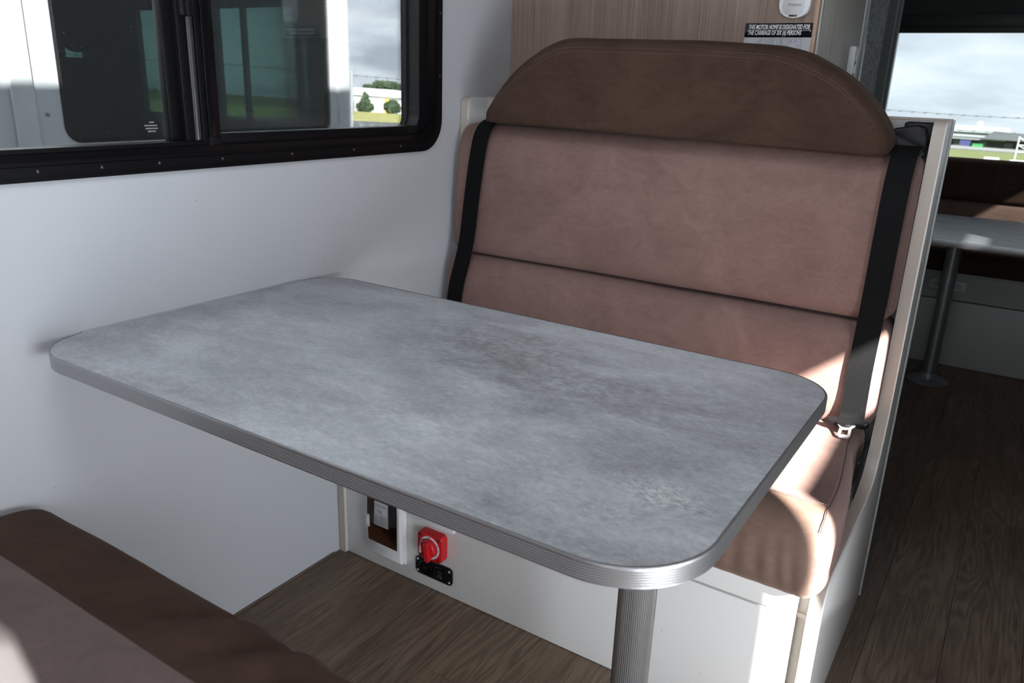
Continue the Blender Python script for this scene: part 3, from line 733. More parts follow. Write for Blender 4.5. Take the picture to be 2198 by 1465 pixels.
# headrest: outline in x,z swept along y
hr = [(.128, 1.058), (.15, 1.050), (.4, 1.046), (.7, 1.040), (.95, 1.034), (1.03, 1.033), (1.053, 1.040), (1.058, 1.062), (1.040, 1.100), (1.005, 1.142), (.962, 1.178), (.91, 1.207), (.865, 1.226), (.80, 1.236), (.60, 1.244), (.42, 1.247), (.355, 1.246), (.31, 1.235), (.255, 1.205), (.20, 1.160), (.155, 1.110), (.130, 1.075)]
hrs = crom(hr, 150)
def disp_h(p, n):
    d = 0
    if n.y < -.6:
        s = max(0, 1-((p.x-.59)/.47)**2); d += .010*s*math.sin(math.pi*max(0, min(1, (p.z-1.02)/.24)))+.002*vnoise(p.x*7, p.z*9)
    if n.z > .2: d += .003*vnoise(p.x*9, 3)
    return d
def mf_h(u, c): return 0
hcu = loft('headrest_cushion', hrs, 'y', 1.408, 1.533, .028, 10, [BROWN], disp=disp_h, matf=mf_h, nr=12, rr=(.034, .03), low=.35)
tag(hcu, 'dark brown suede headrest bolster with rounded ends on top of the bench back', 'cushion')
ch = sum((Vector(p) for p in hrs), Vector((0, 0)))/len(hrs)
def hpt(p, ins, y):
    hu_ = max(abs(q[0]-ch[0]) for q in hrs); hv_ = max(abs(q[1]-ch[1]) for q in hrs)
    return (ch[0]+(p[0]-ch[0])*(hu_-ins)/hu_, y, ch[1]+(p[1]-ch[1])*(hv_-ins)/hv_)
arc = [p for p in hrs if p[1] > 1.062]
i0 = min(range(len(arc)), key=lambda i: abs(arc[i][0]-1.058)+abs(arc[i][1]-1.062)); arc = arc[i0:]+arc[:i0]
arc = sorted(arc, key=lambda p: math.atan2(p[1]-1.04, p[0]-.59))
def hs_(p, ins, lift=.0009):
    a = math.asin(max(-1, min(1, 1-ins/.034))) if ins < .034 else 0
    q = hpt(p, min(ins, .034), 0); nn = Vector((0, -math.cos(a), 0)); y = 1.408+.034*(1-math.cos(a))
    b = disp_h(Vector((q[0], y, q[2])), Vector((0, -1, 0))) if math.cos(a) > .6 else 0
    return (q[0], y-b-lift, q[2])
seam('seam', [hs_(p, .0270) for p in arc], .0010, STITCHD, hcu)
stitches('stitching', [hs_(p, .0310, .0004) for p in arc], STITCH, hcu, step=.006, r=.00045)
stitches('stitching', [hs_(p, .0225, .0004) for p in arc], STITCH, hcu, step=.006, r=.00045)

# ------------------------------------------------------------------ seat belts
def seat_belt(label, side):
    t = empty('seat_belt', (1.09 if side else .1, 1.5, .49), label=label, cat='seat belt', group='seat belts on the dinette bench')
    return t
rbt = seat_belt('black lap-and-shoulder belt over the right end of the backrest, steel tongue hanging down', 1)
pR = [(1.083, 1.556, 1.040), (1.085, 1.510, 1.054), (1.083, 1.470, 1.050), (1.082, 1.447, 1.022), (1.081, 1.435, .97), (1.081, 1.424, .87), (1.081, 1.418, .76), (1.081, 1.408, .70), (1.081, 1.394, .62), (1.082, 1.392, .55), (1.082, 1.390, .515), (1.080, 1.374, .512)]
W2L(rbt, ribbon('webbing', pR, .047, .0016, WEB, rbt))
hs = box('guide_housing', 1.062, 1.1155, 1.535, 1.5825, 1.060, 1.099, BPLAST, rbt, bev=.005); W2L(rbt, hs)
# wedge cover of the guide
gc = plate('guide_cover', [(1.040, 1.081), (1.052, 1.087), (1.090, 1.0945), (1.104, 1.090), (1.110, 1.072), (1.112, 1.048), (1.106, 1.043), (1.075, 1.056), (1.043, 1.070)], 1.512, 1.542, 'y', BPLAST, rbt, bev=.004, smooth=50); W2L(rbt, gc)
ringo = [(1.028+.0165*math.cos(a), 1.063+.0185*math.sin(a)) for a in [2*math.pi*k/24 for k in range(24)]]
gl = plate('guide_loop', crom([(1.022, 1.066), (1.030, 1.076), (1.046, 1.0765), (1.080, 1.062), (1.108, 1.049), (1.112, 1.036), (1.090, 1.036), (1.050, 1.046), (1.030, 1.043), (1.020, 1.052)], 50), 1.508, 1.520, 'y', BPLAST, rbt, bev=.003, smooth=50,
           holes=None); W2L(rbt, gl)
bm = bmesh.new(); lathe(bm, [(.0048, -.0015), (.0052, 0), (.0052, .001)], (1.036, 1.5068, 1.060), 'Y', 20); W2L(rbt, link('guide_eyelet', bm, GPLAST, rbt, smooth=True))
# tongue lies at the foot of the lumbar cushion: bar + steel blade with a square eye
def tongue(t, ox, oy, oz, rx):
    Mx = Matrix.Translation((ox, oy, oz)) @ Matrix.Rotation(math.radians(-9), 4, 'Y') @ Matrix.Rotation(rx, 4, 'X')
    bm = bmesh.new(); prism(bm, [tuple(p) for p in crom([(-.040, .004), (-.036, .011), (-.012, .010), (.012, .010), (.036, .012), (.040, .005), (.038, -.006), (.030, -.007), (.014, -.006), (.006, -.013), (-.006, -.013), (-.014, -.006), (-.030, -.004), (-.038, -.001)], 60)], -.0065, .0065, 'z', bev=.003)
    bm.transform(Mx); W2L(t, link('tongue_cover', bm, BPLAST, t, smooth=50))
    bm = bmesh.new()
    outer = [(-.018, -.004), (-.011, -.014), (-.0125, -.036), (-.0085, -.0415), (.0085, -.0415), (.0125, -.036), (.011, -.014), (.018, -.004)]
    inner = [(-.0062, -.0185), (.0062, -.0185), (.0068, -.034), (-.0068, -.034)]
    prism(bm, outer, -.0014, .0014, 'z', holes=[inner]); bm.transform(Mx); W2L(t, link('tongue_blade', bm, STEEL, t, smooth=30))
tongue(rbt, 1.078, 1.370, .513, math.radians(24))
lbt = seat_belt('black belt over the left end of the backrest beside the white wall', 0)
pL = [(.158, 1.556, 1.048), (.135, 1.515, 1.052), (.118, 1.472, 1.051), (.108, 1.447, 1.024), (.103, 1.434, .97), (.095, 1.424, .87), (.086, 1.418, .76), (.080, 1.408, .70), (.070, 1.395, .63), (.058, 1.393, .54), (.055, 1.390, .50)]
W2L(lbt, ribbon('webbing', pL, .047, .0016, WEB, lbt))
W2L(lbt, plate('guide_cover', [(.128, 1.053), (.132, 1.075), (.142, 1.092), (.160, 1.094), (.175, 1.06), (.165, 1.05)], 1.520, 1.5825, 'y', BPLAST, lbt, bev=.003))

# ================================================================== DINETTE TABLE
tb = empty('dinette_table', (.55, .67, 0), label='dinette table with grey concrete-look top and ribbed aluminium edge', cat='table')
TX0, TX1, TY0, TY1, TZ, TT = .0035, 1.1045, .338, 1.000, .720, .0225
def tout(off, n=18): return rrect(TX0-off*0+0, TX1+off, TY0-off, TY1+off, [.098+off, .108+off, .088+off, .085+off], n)
top = plate('tabletop', tout(-.0016), TZ-TT, TZ, 'z', TABLE, tb, smooth=30); W2L(tb, top)
bm = bmesh.new(); lv = [(-.0014, .7204), (.0008, .7202), (.0016, .7190)]
z = .7182
for k in range(7): lv += [(.0019, z-.0003), (.0019, z-.0020), (.0015, z-.0024), (.0015, z-.0027)]; z -= .0029
lv += [(.0016, .6975), (.0006, .6968), (-.006, .6966)]
rings = []
for off, zz in lv: rings.append([bm.verts.new((u, v, zz)) for u, v in tout(off, 24)])
for A, B in zip(rings, rings[1:]):
    for i in range(len(A)): bm.faces.new((A[i], A[(i+1) % len(A)], B[(i+1) % len(A)], B[i]))
W2L(tb, link('edge_band', bm, ALU, tb, smooth=30))
bm = bmesh.new(); n = 17*4
ol = tout(-.0016, 24)
tube(bm, [(u, v, .7200) for u, v in ol], .0005, 4, closed=True); W2L(tb, link('edge_gap', bm, simple('dark_edge_line', (.05, .05, .052), .5), tb))
# fluted leg
bm = bmesh.new(); nf = 56; LX_, LY_ = .932, .688
rg = []
for zz in (.006, .20, .40, .695):
    rg.append([bm.verts.new((LX_+(.0268+.0011*math.cos(nf*2*math.pi*k/(nf*6)))*math.cos(2*math.pi*k/(nf*6)), LY_+(.0268+.0011*math.cos(nf*2*math.pi*k/(nf*6)))*math.sin(2*math.pi*k/(nf*6)), zz)) for k in range(nf*6)])
for A, B in zip(rg, rg[1:]):
    for i in range(nf*6): bm.faces.new((A[i], A[(i+1) % (nf*6)], B[(i+1) % (nf*6)], B[i]))
W2L(tb, link('leg', bm, ALU, tb, smooth=True))
bm = bmesh.new(); lathe(bm, [(.075, 0), (.075, .004), (.068, .007), (.034, .012), (.031, .03), (.030, .03)], (LX_, LY_, 0), 'Z', 40); W2L(tb, link('base_flange', bm, ALUD, tb, smooth=40))
bm = bmesh.new(); lathe(bm, [(.03, .672), (.034, .684), (.062, .692), (.062, .697)], (LX_, LY_, 0), 'Z', 40); W2L(tb, link('top_flange', bm, ALUD, tb, smooth=40))
W2L(tb, box('wall_rail', .0005, .022, .42, .93, .675, .697, EDGE, tb, bev=.002))
W2L(tb, box('sealant_bead', .0003, .0042, .43, .92, .7195, .7225, simple('grey_sealant', (.40, .40, .41), .6), tb, bev=.001))
# ================================================================== FITTINGS ON THE BENCH FRONT
YP = 1.012
bb = empty('breaker_box', (.168, YP, .05), label='white breaker box with smoked brown cover on the bench front, left of the red switch', cat='breaker box')
W2L(bb, box('back_frame', .116, .220, 1.004, 1.0117, .040, .246, WPLAST, bb, bev=.002))
# body with bowed sides
ol = [(.121, .052), (.224, .052), (.220, .09), (.2185, .12), (.2185, .17), (.220, .20), (.224, .236), (.121, .236), (.117, .20), (.1155, .17), (.1155, .12), (.117, .09)]
W2L(bb, plate('body', ol, .985, 1.006, 'y', WPLAST, bb, bev=.003, smooth=50))
W2L(bb, plate('breaker_tray', hole(.126, .212, .094, .19), .9842, .9852, 'y', simple('tray_brown', (.09, .045, .02), .5), bb))
W2L(bb, plate('breaker_slot', hole(.155, .200, .104, .116), .9838, .9843, 'y', DARKGAP, bb))
W2L(bb, plate('smoked_window', [(.1245, .090), (.2135, .087), (.2125, .12), (.2135, .205), (.123, .205), (.1215, .15)], .9812, .9832, 'y', SMOKE, bb, bev=.0006, smooth=40))
th = [(.167+.021*math.cos(a), .0865-.019*math.sin(a)) for a in [math.pi*k/16 for k in range(17)]]
W2L(bb, plate('thumb_recess', th, .9838, .9852, 'y', GPLAST, bb, bev=.0005, smooth=50))
stk = plate('circuit_sticker', [(.1440, .1375), (.1880, .1375), (.1885, .201), (.1465, .201)], .9806, .9811, 'y', simple('sticker', (.56, .56, .58), .4), bb); W2L(bb, stk)
bm = bmesh.new()
def iln(x0, z0, x1, z1, w=.0003, y=.9804): tube(bm, [(x0, y, z0), (x1, y, z1)], w, 4)
for a in (((.147, .1655), (.187, .1655)), ((.147, .1655), (.1485, .1935)), ((.187, .1655), (.187, .1935)), ((.1485, .1935), (.187, .1935)), ((.1485, .191), (.184, .191)), ((.155, .1885), (.183, .1885)), ((.1665, .1655), (.1665, .140)),
          ((.1465, .156), (.187, .156)), ((.1465, .1475), (.187, .1475)), ((.1465, .140), (.187, .140)), ((.187, .140), (.187, .1655)), ((.1465, .140), (.147, .1655))): iln(*a[0], *a[1])
random.seed(3)
for z in (.1625, .1590, .1530, .1500, .1455, .1425):        # rows of small unreadable handwriting
    for xa, xb in ((.148, .165), (.168, .1855)):
        x = xa
        while x < xb-.0015:
            h = .0006+.0012*random.random(); iln(x, z-h, x+.0009*random.random(), z+h, .00022); x += .0011+.0009*random.random()
for a in (((.153, .1815), (.159, .1815)), ((.156, .1815), (.156, .1715)), ((.161, .1805), (.161, .1710)), ((.165, .1800), (.165, .1705)), ((.161, .1755), (.165, .1755)), ((.1685, .1790), (.1685, .1700)), ((.1685, .1700), (.1735, .1700))): iln(*a[0], *a[1], w=.0004)   # T H L
W2L(bb, link('handwriting', bm, INK, bb)); 
oo = plate('on_off_sticker', rrect(.1200, .1295, .1245, .1575, .002), .9800, .9808, 'y', LETTER, bb, smooth=40); oo.location = -bb.location
for s_, z in (('ON', .1525), ('OFF', .1275)):
    textmesh('lettering', s_, .0040, INK, bb, Vector((.1212, .9799, z))-bb.location, rotY, ext=.0001, sx=.9)
lp = empty('switch_plate', (.303, YP, .2), label='white switch plate edge peeking out below the tabletop, above the red battery switch', cat='switch plate')
W2L(lp, box('plate', .240, .366, .998, 1.0117, .178, .262, WPLAST, lp, bev=.004)); W2L(lp, box('rocker', .275, .33, .994, 1.0, .195, .245, GPLAST, lp, bev=.003))

rs_ = empty('battery_switch', (.305, YP, .13), label='red rotary battery isolator switch on the white bench front', cat='switch')
W2L(rs_, plate('base', rrect(.2715, .3395, .096, .163, .008), .989, 1.0117, 'y', RED, rs_, bev=.0025, smooth=50))
for sx, sz in ((.279, .156), (.3325, .156), (.3325, .1035), (.279, .1035)):
    bm = bmesh.new(); lathe(bm, [(.0042, .9872), (.0042, .9895)], (sx, 0, sz), 'Y', 16); s0 = link('screw_cup', bm, simple('dark_red', (.25, .01, .012), .4), rs_); W2L(rs_, s0)
    bm = bmesh.new(); lathe(bm, [(.0012, .9858), (.0028, .9864), (.0030, .9875)], (sx, 0, sz), 'Y', 12); link('screw', bm, BRASSY, s0, smooth=30)
CXR, CZR = .3055, .1285
bm = bmesh.new()
for k in range(48):
    a0 = math.radians(-95+k*300/48); a1 = math.radians(-95+(k+1)*300/48)
    q = [(CXR+r*math.cos(a), CZR+r*math.sin(a)) for r, a in ((.0235, a0), (.0285, a0), (.0285, a1), (.0235, a1))]
    f1 = [bm.verts.new((x, .9878, z)) for x, z in q]; f2 = [bm.verts.new((x, .9892, z)) for x, z in q]
    bm.faces.new(f1); bm.faces.new(f2)
    for i in range(4): bm.faces.new((f1[i], f1[(i+1) % 4], f2[(i+1) % 4], f2[i]))
W2L(rs_, link('dial_ring', bm, LETTER, rs_))
bm = bmesh.new()
for a in (92, 97, 60, 40, 30, 150, 160, 135, 172, 2, -3, -30):
    a_ = math.radians(a); c_, s_ = math.cos(a_), math.sin(a_)
    tube(bm, [(CXR+.0248*c_, .9876, CZR+.0248*s_), (CXR+.0272*c_, .9876, CZR+.0272*s_)], .0004, 4)
W2L(rs_, link('dial_marks', bm, INK, rs_))
for s_, a in (('ON', 88), ('OFF', 25)):
    textmesh('lettering', s_, .0040, INK, rs_, Vector((CXR+.0245*math.cos(math.radians(a))-.003, .9876, CZR+.0245*math.sin(math.radians(a))))-rs_.location, (math.pi/2, 0, 0), ext=.0001)
bm = bmesh.new(); lathe(bm, [(.0205, .989), (.0225, .9865), (.0223, .979), (.0210, .9762), (.0190, .9752), (.001, .9750)], (CXR, 0, CZR), 'Y', 40); kb = link('knob', bm, RED, rs_, smooth=50); W2L(rs_, kb)
# grip: waisted bar across the knob, pointing up-left / down-right
ang = math.radians(97); gp = [(-.0255, -.0062), (-.012, -.0070), (.0, -.0052), (.012, -.0070), (.0225, -.0052), (.0235, 0), (.0225, .0052), (.012, .0070), (0, .0052), (-.012, .0070), (-.0255, .0062), (-.0275, 0)]
gpr = [(CXR+.0055+u*math.cos(ang)-v*math.sin(ang), CZR+u*math.sin(ang)+v*math.cos(ang)) for u, v in [(p.x*.92, p.y*.82) for p in crom(gp, 48)]]
gr = plate('grip', gpr, .967, .978, 'y', RED, kb, bev=.003, smooth=60)
tip = [(CXR-.0135+.0036*math.cos(a), CZR-.0085+.0036*math.sin(a)) for a in [math.radians(200+k*300/14-60) for k in range(11)]]
tp = [(u_-.003, v_+.001) for u_, v_ in [(CXR-.0170, CZR-.009), (CXR-.0155, CZR-.0125), (CXR-.0115, CZR-.0125), (CXR-.0098, CZR-.009), (CXR-.0112, CZR-.0055), (CXR-.0118, CZR+.004), (CXR-.0130, CZR+.0095), (CXR-.0142, CZR+.004), (CXR-.0160, CZR-.0055)]]
W2L(rs_, plate('pointer_mark', tp, .9742, .9785, 'y', CREAM, rs_, bev=.0003))

sk = empty('socket_plate', (.303, YP, .055), label='black twin 12 volt and charging socket plate below the red switch', cat='socket')
W2L(sk, plate('plate', rrect(.2495, .3565, .0335, .0785, .008), 1.0075, 1.0117, 'y', BPLAST, sk, bev=.0015, smooth=50))
for k, sx in enumerate((.2815, .3240)):
    bm = bmesh.new(); lathe(bm, [(.0165, 1.0085), (.0195, 1.0065), (.0195, 1.0035), (.0178, 1.0022), (.0160, 1.0028), (.0150, 1.0060), (.0145, 1.0075)] if k == 0 else [(.0165, 1.0085), (.0195, 1.0065), (.0195, 1.0035), (.0178, 1.0022), (.0168, 1.0026), (.0160, 1.0045)], (sx, 0, .0565), 'Y', 40)
    ro = link('socket_ring', bm, BLACKG, sk, smooth=40); W2L(sk, ro)
    if k == 0:
        bm = bmesh.new(); lathe(bm, [(.0125, 1.0060), (.0118, 1.0042), (.0100, 1.0042), (.0095, 1.0065)], (sx, 0, .0565), 'Y', 32); link('socket_sleeve', bm, BLACKG, ro, smooth=40)
        bm = bmesh.new(); lathe(bm, [(.0024, 1.0055), (.0020, 1.0035), (.0005, 1.003)], (sx, 0, .0565), 'Y', 14); link('centre_contact', bm, SCREWD, ro, smooth=40)
    else:
        for zz in (.0605, .0525): 
            p_ = box('usb_port', sx-.0055, sx+.0060, 1.0022, 1.0046, zz-.0021, zz+.0021, SCREW, ro, bev=.0005); box('usb_tongue', sx-.0045, sx+.0050, 1.0016, 1.0024, zz-.0012, zz+.0004, BPLAST, ro)
        for s_, dz, dx in (('5V', -.0110, -.007), ('2.1A', -.0110, .000)):
            to_ = textmesh('lettering', s_, .0034, GPLAST, ro, (sx+dx, 1.0040, .0565+dz), rotY, ext=.0001, sx=.9)
        box('status_light', sx-.0105, sx-.0095, 1.0036, 1.0046, .0575, .0585, simple('blue_led', (.02, .08, .35), .3), ro)
for sx, sz in ((.2565, .0715), (.2565, .0415), (.3490, .0705), (.3490, .0415)):
    bm = bmesh.new(); lathe(bm, [(.0028, 1.0078), (.0028, 1.0064), (.0016, 1.0055), (.0003, 1.0054)], (sx, 0, sz), 'Y', 14); W2L(sk, link('screw', bm, STEEL, sk, smooth=40))

# ================================================================== NEAR DINETTE BENCH
nb = empty('dinette_bench', (.57, -.05, 0), label='white bench base mostly hidden under the brown seat cushion in the lower left foreground', cat='bench')
profn = [(-y+1.318, z) for y, z in prof[:8]]+[(-.150, .40), (-.172, .46), (-.183, .56), (-.186, .8), (-.1875, 1.022), (-.190, 1.035), (-.198, 1.043), (-.215, 1.047), (-.281, 1.047), (-.281, 0)]
W2L(nb, plate('side_panel', profn, XI, XO, 'x', simple('cream_panel', (.40, .335, .305), .5), nb, bev=.004, smooth=40))
W2L(nb, plate('side_panel', profn, .0015, .024, 'x', WHITE, nb, bev=.004, smooth=40))
W2L(nb, box('front_panel', .025, XI-.0005, .275, .290, .002, .325, WHITE, nb, bev=.001))
W2L(nb, box('seat_board', .025, XI-.0005, -.25, .29, .3255, .337, WHITE, nb))
W2L(nb, box('back_board', .0245, XI-.0005, -.281, -.265, .02, 1.04, WHITE, nb))
nc = crom([(.318, .338), (.334, .360), (.336, .40), (.328, .432), (.308, .452), (.27, .463), (.20, .469), (.05, .472), (-.10, .468), (-.17, .45), (-.175, .37), (-.15, .341), (.1, .3385)], 90)
YN = min((abs(q.x-.2), q.x) for q in nc if q.y > .45)[1]
def disp_n(p, n):
    d = 0
    if n.z > .3:
        d += .005*vnoise(p.x*4+1, p.y*5)+.002*vnoise(p.x*11, p.y*9)
    g = max(0, min(1, (p.x-.30)/.3))
    # a few soft folds that run from the seam towards the front edge
    for cx, sk, a, w in ((.47, .9, .006, .014), (.585, .7, .008, .016), (.69, 1.1, .007, .012), (.80, .6, .004, .014), (.93, .4, .004, .014)):
        xc = cx+sk*(p.y-.27); d -= a*math.exp(-((p.x-xc)/w)**2)*max(0, min(1, (p.y-.205)/.05))*max(0, min(1, (n.z+.35)*2))
        d += a*.6*math.exp(-((p.x-xc-.03)/(w*1.4))**2)*max(0, min(1, (p.y-.205)/.05))
    return d
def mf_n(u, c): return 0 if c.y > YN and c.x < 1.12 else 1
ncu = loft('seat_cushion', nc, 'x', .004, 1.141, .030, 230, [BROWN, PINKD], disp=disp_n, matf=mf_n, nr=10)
tag(ncu, 'seat cushion with dark brown front strip filling the lower left corner', 'cushion')
def ntop(x, y):
    return .4685+.005*vnoise(x*4+1, y*5)+.002*vnoise(x*11, y*9)
seam('seam', [(x, YN, ntop(x, YN)+.0004) for x in [.02+i*.03 for i in range(36)]], .0011, STITCHD, ncu)
stitches('stitching', [(x, YN+.006, ntop(x, YN+.006)+.0005) for x in [.02+i*.03 for i in range(36)]], STITCHD, ncu, step=.006)
bn = crom([(-.163, .475), (-.158, .52), (-.165, .60), (-.170, .70), (-.160, .80), (-.160, .92), (-.168, .97), (-.185, .995), (-.215, 1.005), (-.25, .998), (-.262, .95), (-.262, .7), (-.262, .49), (-.24, .476)], 70)
bnc = loft('back_cushion', bn, 'x', .016, 1.1155, .05, 60, [PINK], nr=10)
tag(bnc, 'out-of-focus rose backrest corner at the lower left edge of the picture', 'cushion')

# ================================================================== REAR LOUNGE
rb_ = empty('lounge_bench', (1.08, 3.85, 0), label='white lounge bench base along the rear wall under the rear window', cat='bench')
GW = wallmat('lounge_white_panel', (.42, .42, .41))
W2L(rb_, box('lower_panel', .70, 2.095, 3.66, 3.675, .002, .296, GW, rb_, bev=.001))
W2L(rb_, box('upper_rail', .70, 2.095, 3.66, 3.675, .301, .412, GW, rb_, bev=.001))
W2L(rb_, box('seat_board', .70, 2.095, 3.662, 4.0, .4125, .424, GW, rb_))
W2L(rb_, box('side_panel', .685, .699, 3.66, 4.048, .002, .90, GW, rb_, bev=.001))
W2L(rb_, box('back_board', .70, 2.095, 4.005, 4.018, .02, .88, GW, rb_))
vp = plate('vent_plate', rrect(1.008, 1.148, .344, .384, .003), 3.652, 3.6597, 'y', GPLAST, rb_, bev=.0015); W2L(rb_, vp)
for k in range(8):
    b0 = box('vent_tab', 1.014+k*.0163, 1.022+k*.0163, 3.651, 3.656, .380, .388, GPLAST, vp, bev=.0008)
box('vent_insert', 1.018, 1.13, 3.6485, 3.653, .354, .374, simple('vent_insert_grey', (.45, .45, .46), .5), vp, bev=.001)
rsc = crom([(3.632, .426), (3.622, .46), (3.632, .50), (3.66, .518), (3.75, .522), (3.90, .518), (3.99, .50), (3.998, .45), (3.98, .4275), (3.8, .4255)], 50)
o = loft('seat_cushion', rsc, 'x', .705, 2.09, .03, 60, [BROWN, PINK], matf=lambda u, c: 0 if c.y < 3.68 else 1, nr=6); tag(o, 'dark brown fronted seat cushion of the rear lounge, half hidden by the far table', 'cushion')
rl = crom([(3.885, .535), (3.878, .60), (3.882, .68), (3.90, .703), (3.95, .706), (3.995, .70), (4.0, .62), (4.0, .54), (3.95, .528)], 40)
o = loft('lumbar_cushion', rl, 'x', .705, 2.09, .025, 50, [BROWNS], nr=6); tag(o, 'tan lower back cushion of the rear lounge seen just above the far tabletop', 'cushion')
ru = crom([(3.890, .712), (3.880, .74), (3.884, .82), (3.90, .872), (3.93, .890), (3.975, .888), (4.0, .86), (4.003, .78), (4.0, .715), (3.95, .7085)], 50)
o = loft('back_cushion', ru, 'x', .705, 2.09, .025, 70, [BROWN], nr=6); tag(o, 'dark brown upper back cushion below the rear window', 'cushion')
for xx in (.86, 1.045, 1.17, 1.36, 1.55, 1.74): seam('seam', [(xx, q.x-.0006, q.y+(.0006 if q.y > .8 else 0)) for q in ru if q.x < 3.96 and q.y > .73], .0013, STITCHD, o)

rt_ = empty('lounge_table', (1.35, 3.33, 0), label='grey-topped lounge table on a smooth metal leg at the right edge', cat='table')
W2L(rt_, plate('tabletop', rrect(.90, 1.80, 2.975, 3.715, .07, 10), .6375, .660, 'z', TABLE, rt_, smooth=30))
bm = bmesh.new(); rings = []
for off, zz in ((-.004, .6368), (.001, .6372), (.0018, .640), (.0018, .658), (.001, .6602), (-.001, .6604)):
    rings.append([bm.verts.new((u, v, zz)) for u, v in rrect(.90-off, 1.80+off, 2.975-off, 3.715+off, .07+off, 10)])
for A, B in zip(rings, rings[1:]):
    for i in range(len(A)): bm.faces.new((A[i], A[(i+1) % len(A)], B[(i+1) % len(A)], B[i]))
W2L(rt_, link('edge_band', bm, ALUD, rt_, smooth=30))
for lx, ly in ((1.088, 3.392), (1.62, 3.392)):
    bm = bmesh.new(); lathe(bm, [(.0275, .01), (.0275, .636)], (lx, ly, 0), 'Z', 32); W2L(rt_, link('leg', bm, ALUD, rt_, smooth=40))
    bm = bmesh.new(); lathe(bm, [(.082, 0), (.082, .004), (.078, .0065), (.045, .009), (.036, .016), (.031, .034), (.029, .036)], (lx, ly, 0), 'Z', 40); fo = link('base_flange', bm, ALUD, rt_, smooth=40); W2L(rt_, fo)
    for k in range(6):
        a = math.radians(20+60*k); bm = bmesh.new(); lathe(bm, [(.004, .0055), (.0035, .0080), (.001, .0085)], (lx+.066*math.cos(a), ly+.066*math.sin(a), 0), 'Z', 10); link('screw', bm, SCREWD, fo)

# ================================================================== OUTSIDE (true vertical frame; the van stands on a slope)
uX = (Vector((1, 0, 0))-UPV*UPV.x).normalized(); uY = UPV.cross(uX)
FR = Matrix(((uX.x, uY.x, UPV.x, 0), (uX.y, uY.y, UPV.y, 0), (uX.z, uY.z, UPV.z, -.95), (0, 0, 0, 1)))
def place(o, base=(0, 0, 0)):
    o.matrix_world = FR @ Matrix.Translation(base); return o
def ext(name, base, label, cat, group=None):
    return place(empty(name, label=label, cat=cat, group=group), base)
def matg(name, a, b, sc, rough=.95, mp=(1, 1, 1)):
    k = MB(name); c = k.mix(k.ramp(k.noise(k.mapping(mp), sc, 6, .65), [(.35, 0.0), (.65, 1.0)]), a, b); k.bsdf(c, rough, 0, .1); return k.m
ASPH = matg('asphalt', (.10, .105, .11), (.15, .155, .165), .6)
GRASS = matg('dry_grass', (.30, .30, .11), (.42, .40, .17), .25, mp=(1, 1, 1))
GRASSG = matg('green_grass', (.125, .145, .06), (.18, .20, .085), .2)
LEAF = matg('leaf_green', (.045, .075, .04), (.09, .125, .07), 1.5)
bm = bmesh.new()
for a in ([(-900, -900), (900, -900), (900, 900), (-900, 900)],): bm.faces.new([bm.verts.new((x, y, 0)) for x, y in a])
g = place(link('ground', bm, GRASSG)); g['kind'] = 'structure'
def strip(name, pts, z, m, label):
    bm = bmesh.new(); prism(bm, pts, z-.02, z, 'z'); o = place(link(name, bm, m)); tag(o, None, None, kind='structure'); return o
strip('asphalt_apron', [(-70, -60), (40, -60), (40, 110), (-10, 125), (-62, 76)], .02, ASPH, '')
strip('dry_grass_strip', [(-140, -40), (-65, -30), (-58, 63), (-61, 77), (-20, 125), (-30, 230), (-125, 150)], .012, GRASS, '')
# left: long white warehouse, box hangar, trees, fence
wh = ext('warehouse', (-125, 141, 0), 'long white warehouse seen through the right pane of the left window', 'building')
dir_ = Vector((.743, .669, 0)).normalized(); nrm_ = Vector((-.669, .743, 0))
MW = simple('white_cladding', (.62, .63, .64), .6); MR = simple('white_roof_sheet', (.74, .76, .78), .5); MGR = simple('grey_door_sheet', (.34, .36, .38), .6); MD = simple('dark_opening', (.03, .035, .04), .8); MY = simple('yellow_panel', (.75, .50, .05), .6)
def obx(parent, name, a0, a1, b0, b1, z0, z1, m):
    """box in the warehouse's own along/away frame"""
    bm = bmesh.new(); bx(bm, a0, a1, b0, b1, z0, z1)
    for v in bm.verts: v.co = dir_*v.co.x+nrm_*v.co.y+Vector((0, 0, v.co.z))
    return link(name, bm, m, parent)
obx(wh, 'wall', -16, 30, 0, 22, 0, 3.5, MW)
bm = bmesh.new()
for a0, b0, z0 in ((-16.3, -.5, 3.5), (30.3, -.5, 3.5), (30.3, 11, 5.3), (-16.3, 11, 5.3), (-16.3, 22.5, 3.5), (30.3, 22.5, 3.5)): pass
v = [bm.verts.new(dir_*a+nrm_*b+Vector((0, 0, z))) for a, b, z in ((-16.3, -.5, 3.45), (30.3, -.5, 3.45), (30.3, 11, 5.3), (-16.3, 11, 5.3), (-16.3, 22.5, 3.45), (30.3, 22.5, 3.45))]
bm.faces.new((v[0], v[1], v[2], v[3])); bm.faces.new((v[3], v[2], v[5], v[4])); bm.faces.new((v[0], v[3], v[4])); bm.faces.new((v[1], v[5], v[2])); bm.faces.new((v[0], v[4], v[5], v[1]))
link('roof', bm, MR, wh)
for k in range(22):
    obx(wh, 'wall_rib', 3+k*1.05, 3.25+k*1.05, -.12, 0, .2, 3.2, MGR)
obx(wh, 'yellow_door_post', .2, 1.1, -.25, 0, 0, 3.1, MY); obx(wh, 'eave_gutter', 1.1, 30, -.3, 0, 3.2, 3.42, MGR)
obx(wh, 'loading_opening', 10.5, 13, -.15, 0, .9, 1.5, MD); obx(wh, 'loading_opening', -9, -6.4, -.15, 0, 0, 1.9, MD)
